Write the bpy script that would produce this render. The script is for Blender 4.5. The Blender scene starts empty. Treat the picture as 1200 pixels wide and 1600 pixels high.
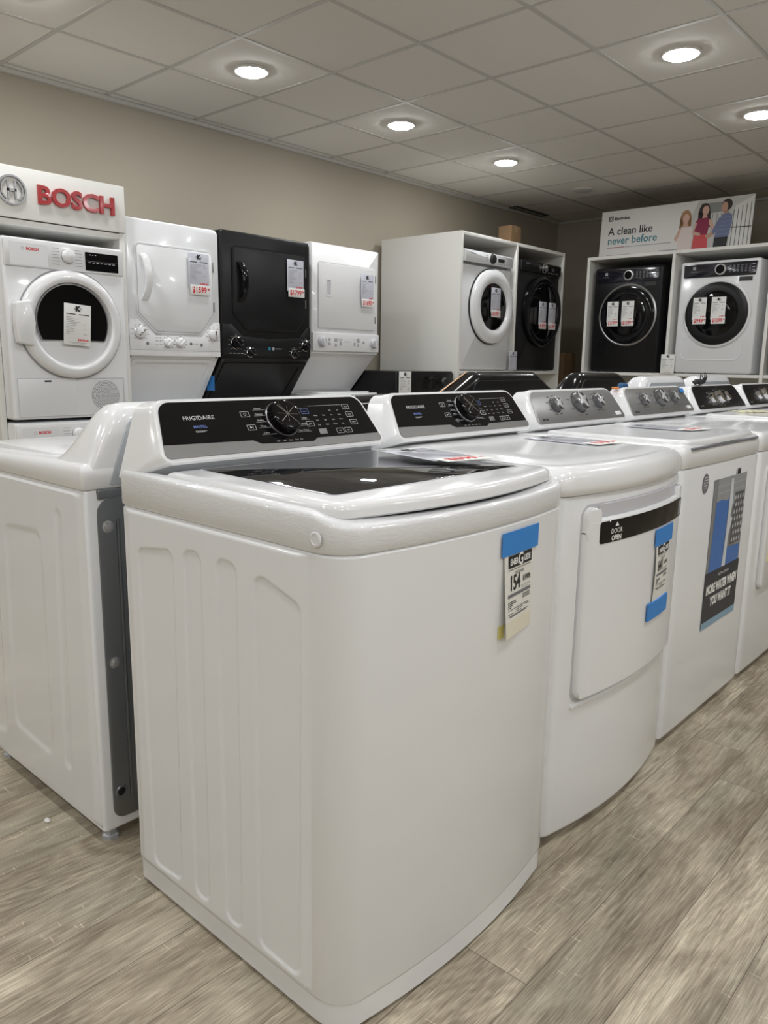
import bpy, math, random
import numpy as np
from mathutils import Vector, Matrix
rnd = random.Random(7)
SC = bpy.context.scene
COL = SC.collection
PI = math.pi
V3 = lambda *a: np.array(a, float)

# ------------------------------------------------------------------ materials
def mat(name, col, rough=.5, metal=0., coat=0., spec=.5, emit=None, alpha=None):
    m = bpy.data.materials.new(name); m.use_nodes = True
    b = m.node_tree.nodes['Principled BSDF']
    b.inputs['Base Color'].default_value = (*col, 1)
    b.inputs['Roughness'].default_value = rough
    b.inputs['Metallic'].default_value = metal
    b.inputs['Coat Weight'].default_value = coat
    b.inputs['Coat Roughness'].default_value = .06
    b.inputs['Specular IOR Level'].default_value = spec
    if emit:
        b.inputs['Emission Color'].default_value = (*emit[0], 1); b.inputs['Emission Strength'].default_value = emit[1]
    return m
def nd(m, t, **kw):
    n = m.node_tree.nodes.new(t)
    for k, v in kw.items(): setattr(n, k, v)
    return n
def lk(m, a, b): m.node_tree.links.new(a, b)
def bsdf(m): return m.node_tree.nodes['Principled BSDF']
def noise_bump(m, scale, strength, dist=.002, stretch=(1, 1, 1), detail=3):
    tc = nd(m, 'ShaderNodeTexCoord'); mp = nd(m, 'ShaderNodeMapping'); no = nd(m, 'ShaderNodeTexNoise'); bu = nd(m, 'ShaderNodeBump')
    mp.inputs['Scale'].default_value = stretch
    no.inputs['Scale'].default_value = scale; no.inputs['Detail'].default_value = detail
    bu.inputs['Strength'].default_value = strength; bu.inputs['Distance'].default_value = dist
    lk(m, tc.outputs['Object'], mp.inputs[0]); lk(m, mp.outputs[0], no.inputs['Vector']); lk(m, no.outputs['Fac'], bu.inputs['Height']); lk(m, bu.outputs[0], bsdf(m).inputs['Normal'])
    return no
M = {}
M['enamel'] = mat('white_enamel', (.775, .785, .80), .22, coat=.35)
noise_bump(M['enamel'], 420, .035, .0004)
M['enamel_soft'] = mat('white_enamel_soft', (.76, .76, .765), .38, coat=.12)
noise_bump(M['enamel_soft'], 420, .035, .0004)
M['plastic'] = mat('white_plastic', (.795, .80, .81), .16, coat=.3)
M['film'] = mat('filmed_white_plastic', (.755, .765, .78), .2, coat=.6)
_n = noise_bump(M['film'], 10, .30, .004, (2, 2, 8), 10)
_n.inputs['Distortion'].default_value = 2.6; _n.inputs['Roughness'].default_value = .66
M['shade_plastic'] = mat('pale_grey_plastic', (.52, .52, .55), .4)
M['laminate'] = mat('white_laminate', (.74, .735, .70), .45)
noise_bump(M['laminate'], 200, .02, .0005)
M['black_gloss'] = mat('black_gloss', (.005, .005, .006), .08, spec=.32)
M['black_panel'] = mat('black_panel', (.009, .009, .010), .3, spec=.3)
M['black_enamel'] = mat('black_enamel', (.006, .006, .007), .16, spec=.35)
M['graphite'] = mat('graphite_enamel', (.010, .010, .011), .34, spec=.24)
M['dark_plastic'] = mat('dark_plastic', (.02, .02, .022), .35)
M['void'] = mat('dark_inside', (.01, .01, .01), .8)
M['drum'] = mat('dark_drum_steel', (.06, .06, .065), .35, metal=.7)
M['silver'] = mat('silver_strip', (.20, .195, .19), .38, metal=.4)
M['ring_silver'] = mat('silver_ring', (.62, .62, .63), .22, metal=.35)
M['chrome'] = mat('chrome', (.72, .72, .73), .12, metal=1.)
M['satin'] = mat('satin_metal', (.38, .38, .385), .32, metal=1.)
M['knob_grey'] = mat('knob_grey', (.16, .16, .165), .25, metal=.7)
M['steel'] = mat('brushed_steel', (.36, .36, .36), .36, metal=.7)
noise_bump(M['steel'], 60, .12, .0006, (1, 40, 40))
M['galv'] = mat('galvanised_steel', (.24, .255, .27), .33, metal=.9)
no = noise_bump(M['galv'], 7, .25, .004, (1, 1, .35))
M['galv_pale'] = mat('pale_zinc', (.50, .53, .57), .45, metal=.3)
M['ink'] = mat('black_ink', (.015, .015, .017), .6)
M['grey_ink'] = mat('grey_ink', (.16, .16, .18), .6)
M['mid_ink'] = mat('mid_grey_ink', (.35, .35, .37), .6)
M['red_ink'] = mat('red_ink', (.62, .02, .03), .6)
M['pale_ink'] = mat('pale_print', (.55, .55, .56), .5)
M['blue_ink'] = mat('blue_print', (.10, .16, .42), .5)
M['paper'] = mat('paper', (.80, .80, .78), .6)
M['sleeve'] = mat('plastic_sleeve_paper', (.62, .63, .71), .18, coat=.4)
M['energy'] = mat('label_paper', (.74, .73, .68), .45)
M['cream'] = mat('cream_paper', (.72, .68, .55), .55)
M['blue_tape'] = mat('blue_tape', (.035, .22, .60), .55)
noise_bump(M['blue_tape'], 160, .25, .0006)
M['yellow_tape'] = mat('pale_yellow_tape', (.80, .77, .47), .35)
M['yellow_foam'] = mat('yellow_foam', (.62, .55, .18), .7)
M['bosch_red'] = mat('red_acrylic', (.36, .008, .013), .22, coat=.3)
M['emblem'] = mat('emblem_grey', (.34, .34, .35), .3, metal=.6)
M['card'] = mat('cardboard', (.30, .19, .10), .8)
noise_bump(M['card'], 60, .1, .001, (1, 1, 6))
M['orange'] = mat('orange_plastic', (.7, .22, .05), .5)
M['blue_cloth'] = mat('blue_tape_roll', (.015, .09, .22), .45)
M['reflect_brown'] = mat('edge_reflection', (.40, .26, .17), .25, metal=.8)  # brown of cardboard mirrored in a black console edge, held as a colour
M['lens_on'] = mat('lamp_lens', (.9, .9, .9), .4, emit=((.965, .985, 1.), 330.))
M['lens_off'] = mat('unlit_lens', (.45, .44, .42), .5)
M['wall'] = mat('greige_wall_paint', (.385, .348, .280), .75)
noise_bump(M['wall'], 180, .08, .001)
M['base'] = mat('painted_trim', (.62, .61, .58), .5)
M['tile'] = mat('ceiling_tile', (.70, .67, .62), .9)
noise_bump(M['tile'], 300, .25, .0012)
M['grid'] = mat('ceiling_grid_metal', (.50, .485, .45), .85, spec=.15)
M['glass'] = bpy.data.materials.new('dark_door_glass'); M['glass'].use_nodes = True
def _glass(m, tint):
    nt = m.node_tree; nt.nodes.clear()
    out = nt.nodes.new('ShaderNodeOutputMaterial'); mx = nt.nodes.new('ShaderNodeMixShader')
    tr = nt.nodes.new('ShaderNodeBsdfTransparent'); gl = nt.nodes.new('ShaderNodeBsdfGlossy'); fr = nt.nodes.new('ShaderNodeFresnel')
    tr.inputs[0].default_value = (*tint, 1); gl.inputs['Roughness'].default_value = .04; fr.inputs[0].default_value = 1.5
    nt.links.new(fr.outputs[0], mx.inputs[0]); nt.links.new(tr.outputs[0], mx.inputs[1]); nt.links.new(gl.outputs[0], mx.inputs[2]); nt.links.new(mx.outputs[0], out.inputs[0])
_glass(M['glass'], (.45, .45, .47))
M['lidglass'] = mat('tinted_lid_glass', (.010, .010, .011), .03, spec=.5)

def floor_material():
    m = mat('grey_oak_planks', (.3, .26, .22), .42)
    b = bsdf(m)
    def math_(op, a, c=None):
        n = nd(m, 'ShaderNodeMath', operation=op)
        for i, v in enumerate((a, c)):
            if v is None: continue
            if isinstance(v, (int, float)): n.inputs[i].default_value = v
            else: lk(m, v, n.inputs[i])
        return n.outputs[0]
    geo = nd(m, 'ShaderNodeNewGeometry'); sp = nd(m, 'ShaderNodeSeparateXYZ'); lk(m, geo.outputs['Position'], sp.inputs[0])
    x, y = sp.outputs[0], sp.outputs[1]
    W_, L_ = .1465, 1.22
    ry = math_('DIVIDE', math_('SUBTRACT', y, .485), W_)
    row = math_('FLOOR', ry); fy = math_('FRACT', ry)
    wn = nd(m, 'ShaderNodeTexWhiteNoise', noise_dimensions='1D'); lk(m, row, wn.inputs['W'])
    rx = math_('ADD', math_('DIVIDE', x, L_), math_('MULTIPLY', wn.outputs['Value'], 7.3))
    colm = math_('FLOOR', rx); fx = math_('FRACT', rx)
    cid = nd(m, 'ShaderNodeCombineXYZ'); lk(m, row, cid.inputs[0]); lk(m, colm, cid.inputs[1])
    w2 = nd(m, 'ShaderNodeTexWhiteNoise', noise_dimensions='2D'); lk(m, cid.outputs[0], w2.inputs['Vector'])
    off = nd(m, 'ShaderNodeVectorMath', operation='SCALE'); lk(m, w2.outputs['Color'], off.inputs[0]); off.inputs['Scale'].default_value = 37.
    pos = nd(m, 'ShaderNodeVectorMath', operation='ADD'); lk(m, geo.outputs['Position'], pos.inputs[0]); lk(m, off.outputs[0], pos.inputs[1])
    def noise(scale, stretch, detail=4, rough=.6, dist=0., src=None):
        mp = nd(m, 'ShaderNodeMapping'); mp.inputs['Scale'].default_value = stretch; lk(m, (src or pos).outputs[0], mp.inputs[0])
        n = nd(m, 'ShaderNodeTexNoise'); n.inputs['Scale'].default_value = scale; n.inputs['Detail'].default_value = detail; n.inputs['Roughness'].default_value = rough; n.inputs['Distortion'].default_value = dist
        lk(m, mp.outputs[0], n.inputs['Vector']); return n.outputs['Fac']
    cloud = noise(3.4, (1, 2.0, 1), 5, .62, .8)             # broad weathered patches
    med = noise(62, (.06, 1, 1), 5, .65, .4)              # long grain
    streak = noise(440, (.032, 1, 1), 3, .65, .25)          # fine open pores
    cross = noise(30, (8, .8, 1), 2, .5, .5)              # pale saw marks across the board
    crossmask = noise(3.0, (1, 1.6, 1), 2, .5)
    grey = noise(2.6, (.8, 1.5, 1), 3, .55)
    ringmask = noise(2.2, (.7, 1.6, 1), 2, .5)
    rings = nd(m, 'ShaderNodeTexWave', wave_type='RINGS', rings_direction='Z'); rings.inputs['Scale'].default_value = 7.; rings.inputs['Distortion'].default_value = 9; rings.inputs['Detail'].default_value = 4; rings.inputs['Detail Scale'].default_value = 1.6
    mpw = nd(m, 'ShaderNodeMapping'); mpw.inputs['Scale'].default_value = (.9, 3.4, 1); lk(m, pos.outputs[0], mpw.inputs[0]); lk(m, mpw.outputs[0], rings.inputs['Vector'])
    def cen(n, k): return math_('MULTIPLY', math_('SUBTRACT', n, .5), k)
    v = math_('ADD', math_('ADD', cen(cloud, .95), cen(med, .50)), math_('ADD', cen(streak, .85), .5))
    rm = math_('MULTIPLY', math_('SUBTRACT', ringmask, .42), 2.2); rm = math_('MAXIMUM', math_('MINIMUM', rm, 1.), 0.)
    v = math_('ADD', v, math_('MULTIPLY', cen(rings.outputs['Fac'], .26), rm))
    saw = math_('MULTIPLY', math_('GREATER_THAN', crossmask, .58), math_('MULTIPLY', math_('GREATER_THAN', cross, .68), .24))
    v = math_('ADD', v, saw)
    v = math_('ADD', v, cen(w2.outputs['Value'], .10))
    ramp = nd(m, 'ShaderNodeValToRGB'); lk(m, v, ramp.inputs[0])
    e = ramp.color_ramp.elements
    e[0].position = .12; e[0].color = (.125, .099, .068, 1); e[1].position = .88; e[1].color = (.80, .72, .56, 1)
    k = e.new(.40); k.color = (.305, .255, .185, 1); k = e.new(.60); k.color = (.470, .408, .310, 1)
    gm = nd(m, 'ShaderNodeMixRGB', blend_type='MULTIPLY'); gm.inputs[2].default_value = (.80, .84, .86, 1); lk(m, math_('MULTIPLY', math_('GREATER_THAN', grey, .5), cen(grey, 4.)), gm.inputs[0]); lk(m, ramp.outputs[0], gm.inputs[1])
    grain, fine = med, streak
    class _R: outputs = [gm.outputs[0]]
    ramp = _R
    ex = math_('MINIMUM', fx, math_('SUBTRACT', 1., fx)); ey = math_('MINIMUM', fy, math_('SUBTRACT', 1., fy))
    seam = math_('MAXIMUM', math_('LESS_THAN', math_('MULTIPLY', ex, L_), .0009), math_('LESS_THAN', math_('MULTIPLY', ey, W_), .0009))
    mx = nd(m, 'ShaderNodeMixRGB'); mx.inputs[2].default_value = (.07, .055, .042, 1)
    lk(m, math_('MULTIPLY', seam, .75), mx.inputs[0]); lk(m, ramp.outputs[0], mx.inputs[1]); lk(m, mx.outputs[0], b.inputs['Base Color'])
    bu = nd(m, 'ShaderNodeBump'); bu.inputs['Strength'].default_value = .3; bu.inputs['Distance'].default_value = .001
    lk(m, math_('SUBTRACT', math_('ADD', grain, fine), seam), bu.inputs['Height']); lk(m, bu.outputs[0], b.inputs['Normal'])
    rr = math_('ADD', math_('MULTIPLY', grain, .22), .36); lk(m, rr, b.inputs['Roughness'])
    return m
M['floor'] = floor_material()

# ------------------------------------------------------------------ mesh helpers
class F:                                   # a local frame: a along u, b along v, c along n = u x v
    def __init__(s, o, u=(1, 0, 0), v=(0, 0, 1)):
        s.o = np.array(o, float); s.u = np.array(u, float); s.u /= np.linalg.norm(s.u)
        v = np.array(v, float); v -= s.u * (v @ s.u); s.v = v / np.linalg.norm(v); s.n = np.cross(s.u, s.v)
    def __call__(s, a, b, c=0.): return s.o + a * s.u + b * s.v + c * s.n
    def at(s, a, b, c=0.): return F(s(a, b, c), s.u, s.v)
    def rot(s, ang): 
        c, q = math.cos(ang), math.sin(ang)
        return F(s.o, c * s.u + q * s.v, -q * s.u + c * s.v)
UP = lambda z=0.: F((0, 0, z), (1, 0, 0), (0, 1, 0))       # plan frame, facing up
FR = lambda y=0.: F((0, y, 0), (1, 0, 0), (0, 0, 1))       # front frame, facing -y

class MB:
    def __init__(s): s.v = []; s.f = []; s.fm = []; s.mats = []; s.cur = 0
    def use(s, m):
        if m not in s.mats: s.mats.append(m)
        s.cur = s.mats.index(m); return s
    def face(s, ids): s.f.append(tuple(int(i) for i in ids)); s.fm.append(s.cur)
    def pts(s, P):
        i = len(s.v); s.v.extend([tuple(float(c) for c in p) for p in P]); return list(range(i, i + len(P)))
    def loft(s, secs, cap0=True, cap1=True):
        ids = [s.pts(q) for q in secs]; n = len(secs[0])
        for a, b in zip(ids, ids[1:]):
            for i in range(n):
                j = (i + 1) % n; s.face((a[i], a[j], b[j], b[i]))
        if cap0: s.face(ids[0][::-1])
        if cap1: s.face(ids[-1])
        return s
    def rbox(s, x0, x1, y0, y1, z0, z1, r=.004, rc=None, n=3):
        rc = max(r, rc or r); rc = min(rc, (x1 - x0) / 2 - 1e-5, (y1 - y0) / 2 - 1e-5); r = min(r, (z1 - z0) / 2 - 1e-5, rc)
        secs = []
        def loop(i, z):
            rr = max(rc - i, 1e-4)
            return [(p[0] + (x0 + x1) / 2, p[1] + (y0 + y1) / 2, z) for p in rrect(x1 - x0 - 2 * i, y1 - y0 - 2 * i, rr)]
        for k in range(n + 1):
            t = k / n * PI / 2; secs.append(loop(r * (1 - math.sin(t)), z0 + r * (1 - math.cos(t))))
        for k in range(n + 1):
            t = k / n * PI / 2; secs.append(loop(r * (1 - math.cos(t)), z1 - r + r * math.sin(t)))
        return s.loft(secs)
    def fbox(s, f, a0, a1, b0, b1, c0, c1, r=.003, rc=None, n=2):     # rounded box in a frame
        t = MB(); t.rbox(a0, a1, b0, b1, c0, c1, r, rc, n)
        i = s.pts([f(*p) for p in t.v])
        for q in t.f: s.face([i[k] for k in q])
        return s
    def plate(s, poly, f, c0, c1, bev=.0, n=2):
        secs = [[f(a, b, c0) for a, b in poly]]
        if bev <= 0: secs.append([f(a, b, c1) for a, b in poly])
        else:
            for k in range(n + 1):
                t = k / n * PI / 2; q = offset(poly, bev * (1 - math.cos(t))); secs.append([f(a, b, c1 - bev + bev * math.sin(t)) for a, b in q])
        return s.loft(secs)
    def flat(s, poly, f, c): s.face(s.pts([f(a, b, c) for a, b in poly])); return s
    def quad(s, f, a0, a1, b0, b1, c): return s.flat([(a0, b0), (a1, b0), (a1, b1), (a0, b1)], f, c)
    def ring(s, outer, inner, f, c0, c1):
        O0 = s.pts([f(a, b, c0) for a, b in outer]); O1 = s.pts([f(a, b, c1) for a, b in outer])
        I0 = s.pts([f(a, b, c0) for a, b in inner]); I1 = s.pts([f(a, b, c1) for a, b in inner]); n = len(outer)
        for i in range(n):
            j = (i + 1) % n
            s.face((O0[i], O0[j], O1[j], O1[i])); s.face((O1[i], O1[j], I1[j], I1[i])); s.face((I1[i], I1[j], I0[j], I0[i]))
        return s
    def lathe(s, prof, f, n=40, a0=0., a1=2 * PI, sx=1., sy=1.):
        full = abs(a1 - a0 - 2 * PI) < 1e-6; ids = []
        for r, c in prof:
            if r < 1e-6: ids.append(s.pts([f(0, 0, c)]))
            else: ids.append(s.pts([f(r * sx * math.cos(a0 + (a1 - a0) * i / n), r * sy * math.sin(a0 + (a1 - a0) * i / n), c) for i in range(n if full else n + 1)]))
        for A, B in zip(ids, ids[1:]):
            m = n
            for i in range(m):
                j = (i + 1) % n if full else i + 1
                if len(A) == 1 and len(B) == 1: continue
                if len(A) == 1: s.face((A[0], B[j], B[i]))
                elif len(B) == 1: s.face((A[i], A[j], B[0]))
                else: s.face((A[i], A[j], B[j], B[i]))
        return s
    def disc(s, f, r, c, n=24): s.face(s.pts([f(r * math.cos(2 * PI * i / n), r * math.sin(2 * PI * i / n), c) for i in range(n)])); return s
    def tube(s, path, r, n=8):
        P = [np.array(p, float) for p in path]; secs = []; up = V3(.3, .2, 1)
        for i, p in enumerate(P):
            t = P[min(i + 1, len(P) - 1)] - P[max(i - 1, 0)]; t /= np.linalg.norm(t)
            a = np.cross(t, up); a /= np.linalg.norm(a); b = np.cross(t, a); rr = r[i] if isinstance(r, (list, tuple)) else r
            secs.append([p + rr * (math.cos(2 * PI * k / n) * a + math.sin(2 * PI * k / n) * b) for k in range(n)])
        return s.loft(secs)
    def curved(s, yf, x0, x1, z0, z1, r, off0, off1, bev=.002, nx=14, rot=0.):   # plate that follows a bowed front y = yf(x)
        def pt(i, j, nz, ins, off):
            v = -1 + 2 * j / nz; z = (z0 + ins) + (z1 - z0 - 2 * ins) * (v + 1) / 2
            d = min(z - z0, z1 - z); xi = ins
            if r > 0 and d < r: xi = max(ins, r - math.sqrt(max(r * r - (r - d) ** 2, 0)))
            xa, xb = x0 + xi, x1 - xi; x = xa + (xb - xa) * i / nx
            return (x, yf(x) - off, z)
        nz = 14
        ZS = list(range(nz + 1))
        def warp(j):      # dense rows near the rounded ends
            if r <= 0: return j
            h = z1 - z0; e = min(.45, r / h) * nz; k = nz // 3
            if j <= k: return e * (1 - math.cos(PI / 2 * j / k))
            if j >= nz - k: return nz - e * (1 - math.cos(PI / 2 * (nz - j) / k))
            return e + (nz - 2 * e) * (j - k) / (nz - 2 * k)
        G = [[s.pts([pt(i, warp(j), nz, bev, off1)])[0] for i in range(nx + 1)] for j in ZS]
        for j in range(nz):
            for i in range(nx): s.face((G[j][i], G[j][i + 1], G[j + 1][i + 1], G[j + 1][i]))
        bl = [(i, 0) for i in range(nx)] + [(nx, j) for j in range(nz)] + [(i, nz) for i in range(nx, 0, -1)] + [(0, j) for j in range(nz, 0, -1)]
        ring = [G[j][i] for i, j in bl]; n = len(bl)
        for ins, off in ((0, off1 - bev), (0, off0)):
            new = s.pts([pt(i, warp(j), nz, ins, off) for i, j in bl])
            for i in range(n):
                j = (i + 1) % n; s.face((new[i], new[j], ring[j], ring[i]))
            ring = new
        return s
    def text(s, string, f, size, c=0., ext=0., bold=0., align='CENTER', sx=1., shear=0., sp=1.):
        vs, fs = text_mesh(string, ext, bold / max(size, 1e-6), align, sp, shear)
        ids = s.pts([f(p[0] * size * sx, p[1] * size, c + (p[2] * size if ext == 0 else p[2])) for p in vs])
        for q in fs: s.face([ids[k] for k in q])
        return s
    def build(s, name, m=None, parent=None, smooth=40):
        if not s.mats: s.mats = [m if m is not None else M['enamel']]
        me = bpy.data.meshes.new(name); me.from_pydata(s.v, [], s.f); me.validate(clean_customdata=False)
        for k in s.mats: me.materials.append(k)
        if len(s.mats) > 1 and len(me.polygons) == len(s.fm): me.polygons.foreach_set('material_index', s.fm)
        if smooth:
            me.polygons.foreach_set('use_smooth', [True] * len(me.polygons)); me.set_sharp_from_angle(angle=math.radians(smooth))
        me.update()
        o = bpy.data.objects.new(name, me); COL.objects.link(o)
        if parent is not None: o.parent = parent
        return o

_tc = {}
def text_mesh(string, ext, bold, align, sp, shear):
    key = (string, round(ext, 5), round(bold, 4), align, sp, shear)
    if key in _tc: return _tc[key]
    cu = bpy.data.curves.new('txt', 'FONT'); cu.body = string; cu.size = 1.; cu.align_x = align; cu.align_y = 'CENTER'; cu.offset = bold; cu.space_character = sp; cu.shear = shear
    cu.resolution_u = 3
    cu.extrude = 0.
    ob = bpy.data.objects.new('txt', cu); COL.objects.link(ob)
    dg = bpy.context.evaluated_depsgraph_get(); dg.update()
    me = bpy.data.meshes.new_from_object(ob.evaluated_get(dg))
    vs = [tuple(v.co) for v in me.vertices]; fs = [tuple(p.vertices) for p in me.polygons]
    bpy.data.objects.remove(ob); bpy.data.curves.remove(cu); bpy.data.meshes.remove(me)
    if ext > 0:                                                   # solid letters of real thickness
        n = len(vs); ed = {}
        for q in fs:
            for a, b in zip(q, q[1:] + q[:1]): ed[(a, b)] = ed.get((a, b), 0) + 1
        side = [(a, b) for (a, b) in ed if (b, a) not in ed]
        vs = [(x, y, ext) for x, y, z in vs] + [(x, y, 0.) for x, y, z in vs]
        fs = list(fs) + [(b, a, a + n, b + n) for a, b in side]
    _tc[key] = (vs, fs); return _tc[key]

def rrect(w, h, r, n=5, cx=0., cy=0.):
    out = []; r = min(r, w / 2, h / 2)
    for k, (sx, sy) in enumerate(((1, -1), (1, 1), (-1, 1), (-1, -1))):
        for i in range(n + 1):
            t = -PI / 2 + k * PI / 2 + i / n * PI / 2
            out.append((cx + sx * (w / 2 - r) + r * math.cos(t), cy + sy * (h / 2 - r) + r * math.sin(t)))
    return out
def rr(a0, a1, b0, b1, r, n=5): return rrect(a1 - a0, b1 - b0, r, n, (a0 + a1) / 2, (b0 + b1) / 2)
def roundpoly(P, R, n=5):                     # fillet each corner of a CCW polygon
    out = []; k = len(P)
    for i in range(k):
        p, a, b = (np.array(P[j], float) for j in (i, i - 1, (i + 1) % k)); r = R[i] if isinstance(R, (list, tuple)) else R
        if r <= 1e-6: out.append(tuple(p)); continue
        u = (a - p) / np.linalg.norm(a - p); v = (b - p) / np.linalg.norm(b - p)
        ang = math.acos(max(-1, min(1, u @ v))); d = min(r / math.tan(ang / 2), .49 * np.linalg.norm(a - p), .49 * np.linalg.norm(b - p))
        r2 = d * math.tan(ang / 2); bis = (u + v) / np.linalg.norm(u + v); c = p + bis * r2 / math.sin(ang / 2)
        q0, q1 = p + u * d - c, p + v * d - c
        t0, t1 = math.atan2(q0[1], q0[0]), math.atan2(q1[1], q1[0]); dt = (t1 - t0 + PI) % (2 * PI) - PI
        for j in range(n + 1): t = t0 + dt * j / n; out.append((c[0] + r2 * math.cos(t), c[1] + r2 * math.sin(t)))
    return out
def offset(P, d):                             # move a CCW polygon inward
    if abs(d) < 1e-9: return list(P)
    out = []; k = len(P)
    for i in range(k):
        p, a, b = (np.array(P[j], float) for j in (i, i - 1, (i + 1) % k))
        e1, e2 = p - a, b - p; e1 /= max(np.linalg.norm(e1), 1e-9); e2 /= max(np.linalg.norm(e2), 1e-9)
        n1, n2 = np.array((-e1[1], e1[0])), np.array((-e2[1], e2[0])); m = n1 + n2; L = np.linalg.norm(m)
        m = n1 if L < 1e-6 else m / L; out.append(tuple(p + m * d / max(.35, m @ n1)))
    return out
def sdf(P, x, y):                             # signed distance to a convex CCW polygon, negative inside (numpy)
    d = np.full(np.shape(x), -1e9)
    for i in range(len(P)):
        a, b = np.array(P[i]), np.array(P[(i + 1) % len(P)]); e = (b - a) / np.linalg.norm(b - a)
        d = np.maximum(d, (x - a[0]) * e[1] - (y - a[1]) * e[0])
    return d
def smooth(t): t = np.clip(t, 0, 1); return t * t * (3 - 2 * t)

# ------------------------------------------------------------------ things
def thing(name, label, cat, loc=(0, 0, 0), rz=0., group=None, rot=None):
    o = bpy.data.objects.new(name, None); COL.objects.link(o); o.empty_display_size = .05
    o.location = loc; o.rotation_euler = rot if rot else (0, 0, rz); o['label'] = label; o['category'] = cat
    if group: o['group'] = group
    return o
def tag(o, label, cat, group=None):
    o['label'] = label; o['category'] = cat
    if group: o['group'] = group
    return o
def struct(name, mb, m, smooth=40):
    o = mb.build(name, m, None, smooth); o['kind'] = 'structure'; return o
def lab(o, text): o['label'] = text; return o

# ------------------------------------------------------------------ room
CH = 2.664; WY = 4.56; WX = 7.82; X0, Y0 = -3.4, -5.2
struct('floor', MB().quad(UP(), X0, WX, Y0, WY, 0), M['floor'])
struct('ceiling', MB().quad(F((0, 0, CH), (1, 0, 0), (0, -1, 0)), X0, WX, -WY, -Y0, 0), M['tile'])
def wallbox(n, x0, x1, y0, y1):
    b = MB(); b.rbox(x0, x1, y0, y1, -.01, CH + .1, .001); return struct(n, b, M['wall'])
wallbox('wall_back', X0 - .1, WX + .1, WY, WY + .1)
wallbox('wall_right', WX, WX + .1, Y0, WY)
wallbox('wall_left', X0 - .1, X0, Y0, WY)
wallbox('wall_front', X0 - .1, WX + .1, Y0 - .1, Y0)
for n, a in dict(baseboard_back=(X0, WX, WY - .014, WY), baseboard_right=(WX - .014, WX, Y0, WY - .014), baseboard_left=(X0, X0 + .014, Y0, WY - .014), baseboard_front=(X0 + .014, WX - .014, Y0, Y0 + .014)).items():
    struct(n, MB().rbox(a[0], a[1], a[2], a[3], 0, .1, .003), M['base'])
T = .6096; GX = 2.532; GY = 4.473
g = MB(); fc = F((0, 0, CH), (1, 0, 0), (0, -1, 0))
k = math.ceil((X0 - GX) / T)
while GX + k * T < WX:
    x = GX + k * T; g.fbox(fc, x - .012, x + .012, -WY + .03, -Y0, -.001, .003, .001); k += 1
k = 0
while GY - k * T > Y0:
    y = GY - k * T; g.fbox(fc, X0, WX, -y - .012, -y + .012, -.001, .0031, .001); k += 1
struct('trim_1', g, M['grid'])
struct('trim_2', MB().rbox(X0, WX, WY - .03, WY, CH - .024, CH - .001, .002), M['grid'])      # wall angle carrying the tiles
struct('trim_3', MB().rbox(WX - .03, WX, Y0, WY - .03, CH - .024, CH - .001, .002), M['grid'])

def downlight(x, y, on, label):
    t = thing('ceiling_downlight', label, 'ceiling light', (x, y, CH), group='recessed ceiling downlights')
    f = F((0, 0, 0), (1, 0, 0), (0, -1, 0))
    MB().lathe([(.098, .0), (.098, .006), (.092, .012), (.084, .013), (.078, .010), (.076, .004)], f, 40).build('trim_ring', M['base'], t)
    MB().lathe([(.079, .0095), (.078, .0145), (.071, .0185), (.05, .0205), (0, .0215)], f, 40).build('lens', M['lens_on'] if on else M['lens_off'], t)
    return t
LX = [GX + T / 2 + 2 * T * i for i in range(-4, 4)]
LY = [GY - 1.5 * T - 3 * T * j for j in range(5)]
special = {(4, 0): 'lit ceiling downlight above the white stacked laundry pair', (5, 0): 'lit ceiling downlight in front of the big white cabinet, below the wall line',
           (6, 0): 'lit ceiling downlight closest to the small black ceiling vent', (7, 0): 'unlit pale ceiling downlight between the black vent and the banner',
           (5, 1): 'large bright ceiling downlight at the upper right of the photo', (6, 1): 'bright ceiling downlight cut by the right edge, above the banner', (3, 0): 'ceiling downlight cut by the top left corner above the red lettered cabinet'}
for j, y in enumerate(LY):
    for i, x in enumerate(LX):
        on = x < (6.0 if j < 2 else 4.6)
        if (i, j) in special: l = special[(i, j)]
        else:
            if not on: continue
            l = 'lit ceiling downlight outside the frame, further toward the front of the shop'
        downlight(x, y, on, l)
t = thing('ceiling_vent', 'slim black slot vent in the ceiling beside the far wall', 'vent', (7.07, 4.455, CH))
f = F((0, 0, 0), (1, 0, 0), (0, -1, 0))
MB().ring(rr(-.30, .30, -.05, .05, .004), rr(-.285, .285, -.038, .038, .003), f, 0, .007).build('vent_frame', M['dark_plastic'], t)
MB().quad(f, -.286, .286, -.039, .039, .0015).build('vent_slot', M['void'], t)

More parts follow.
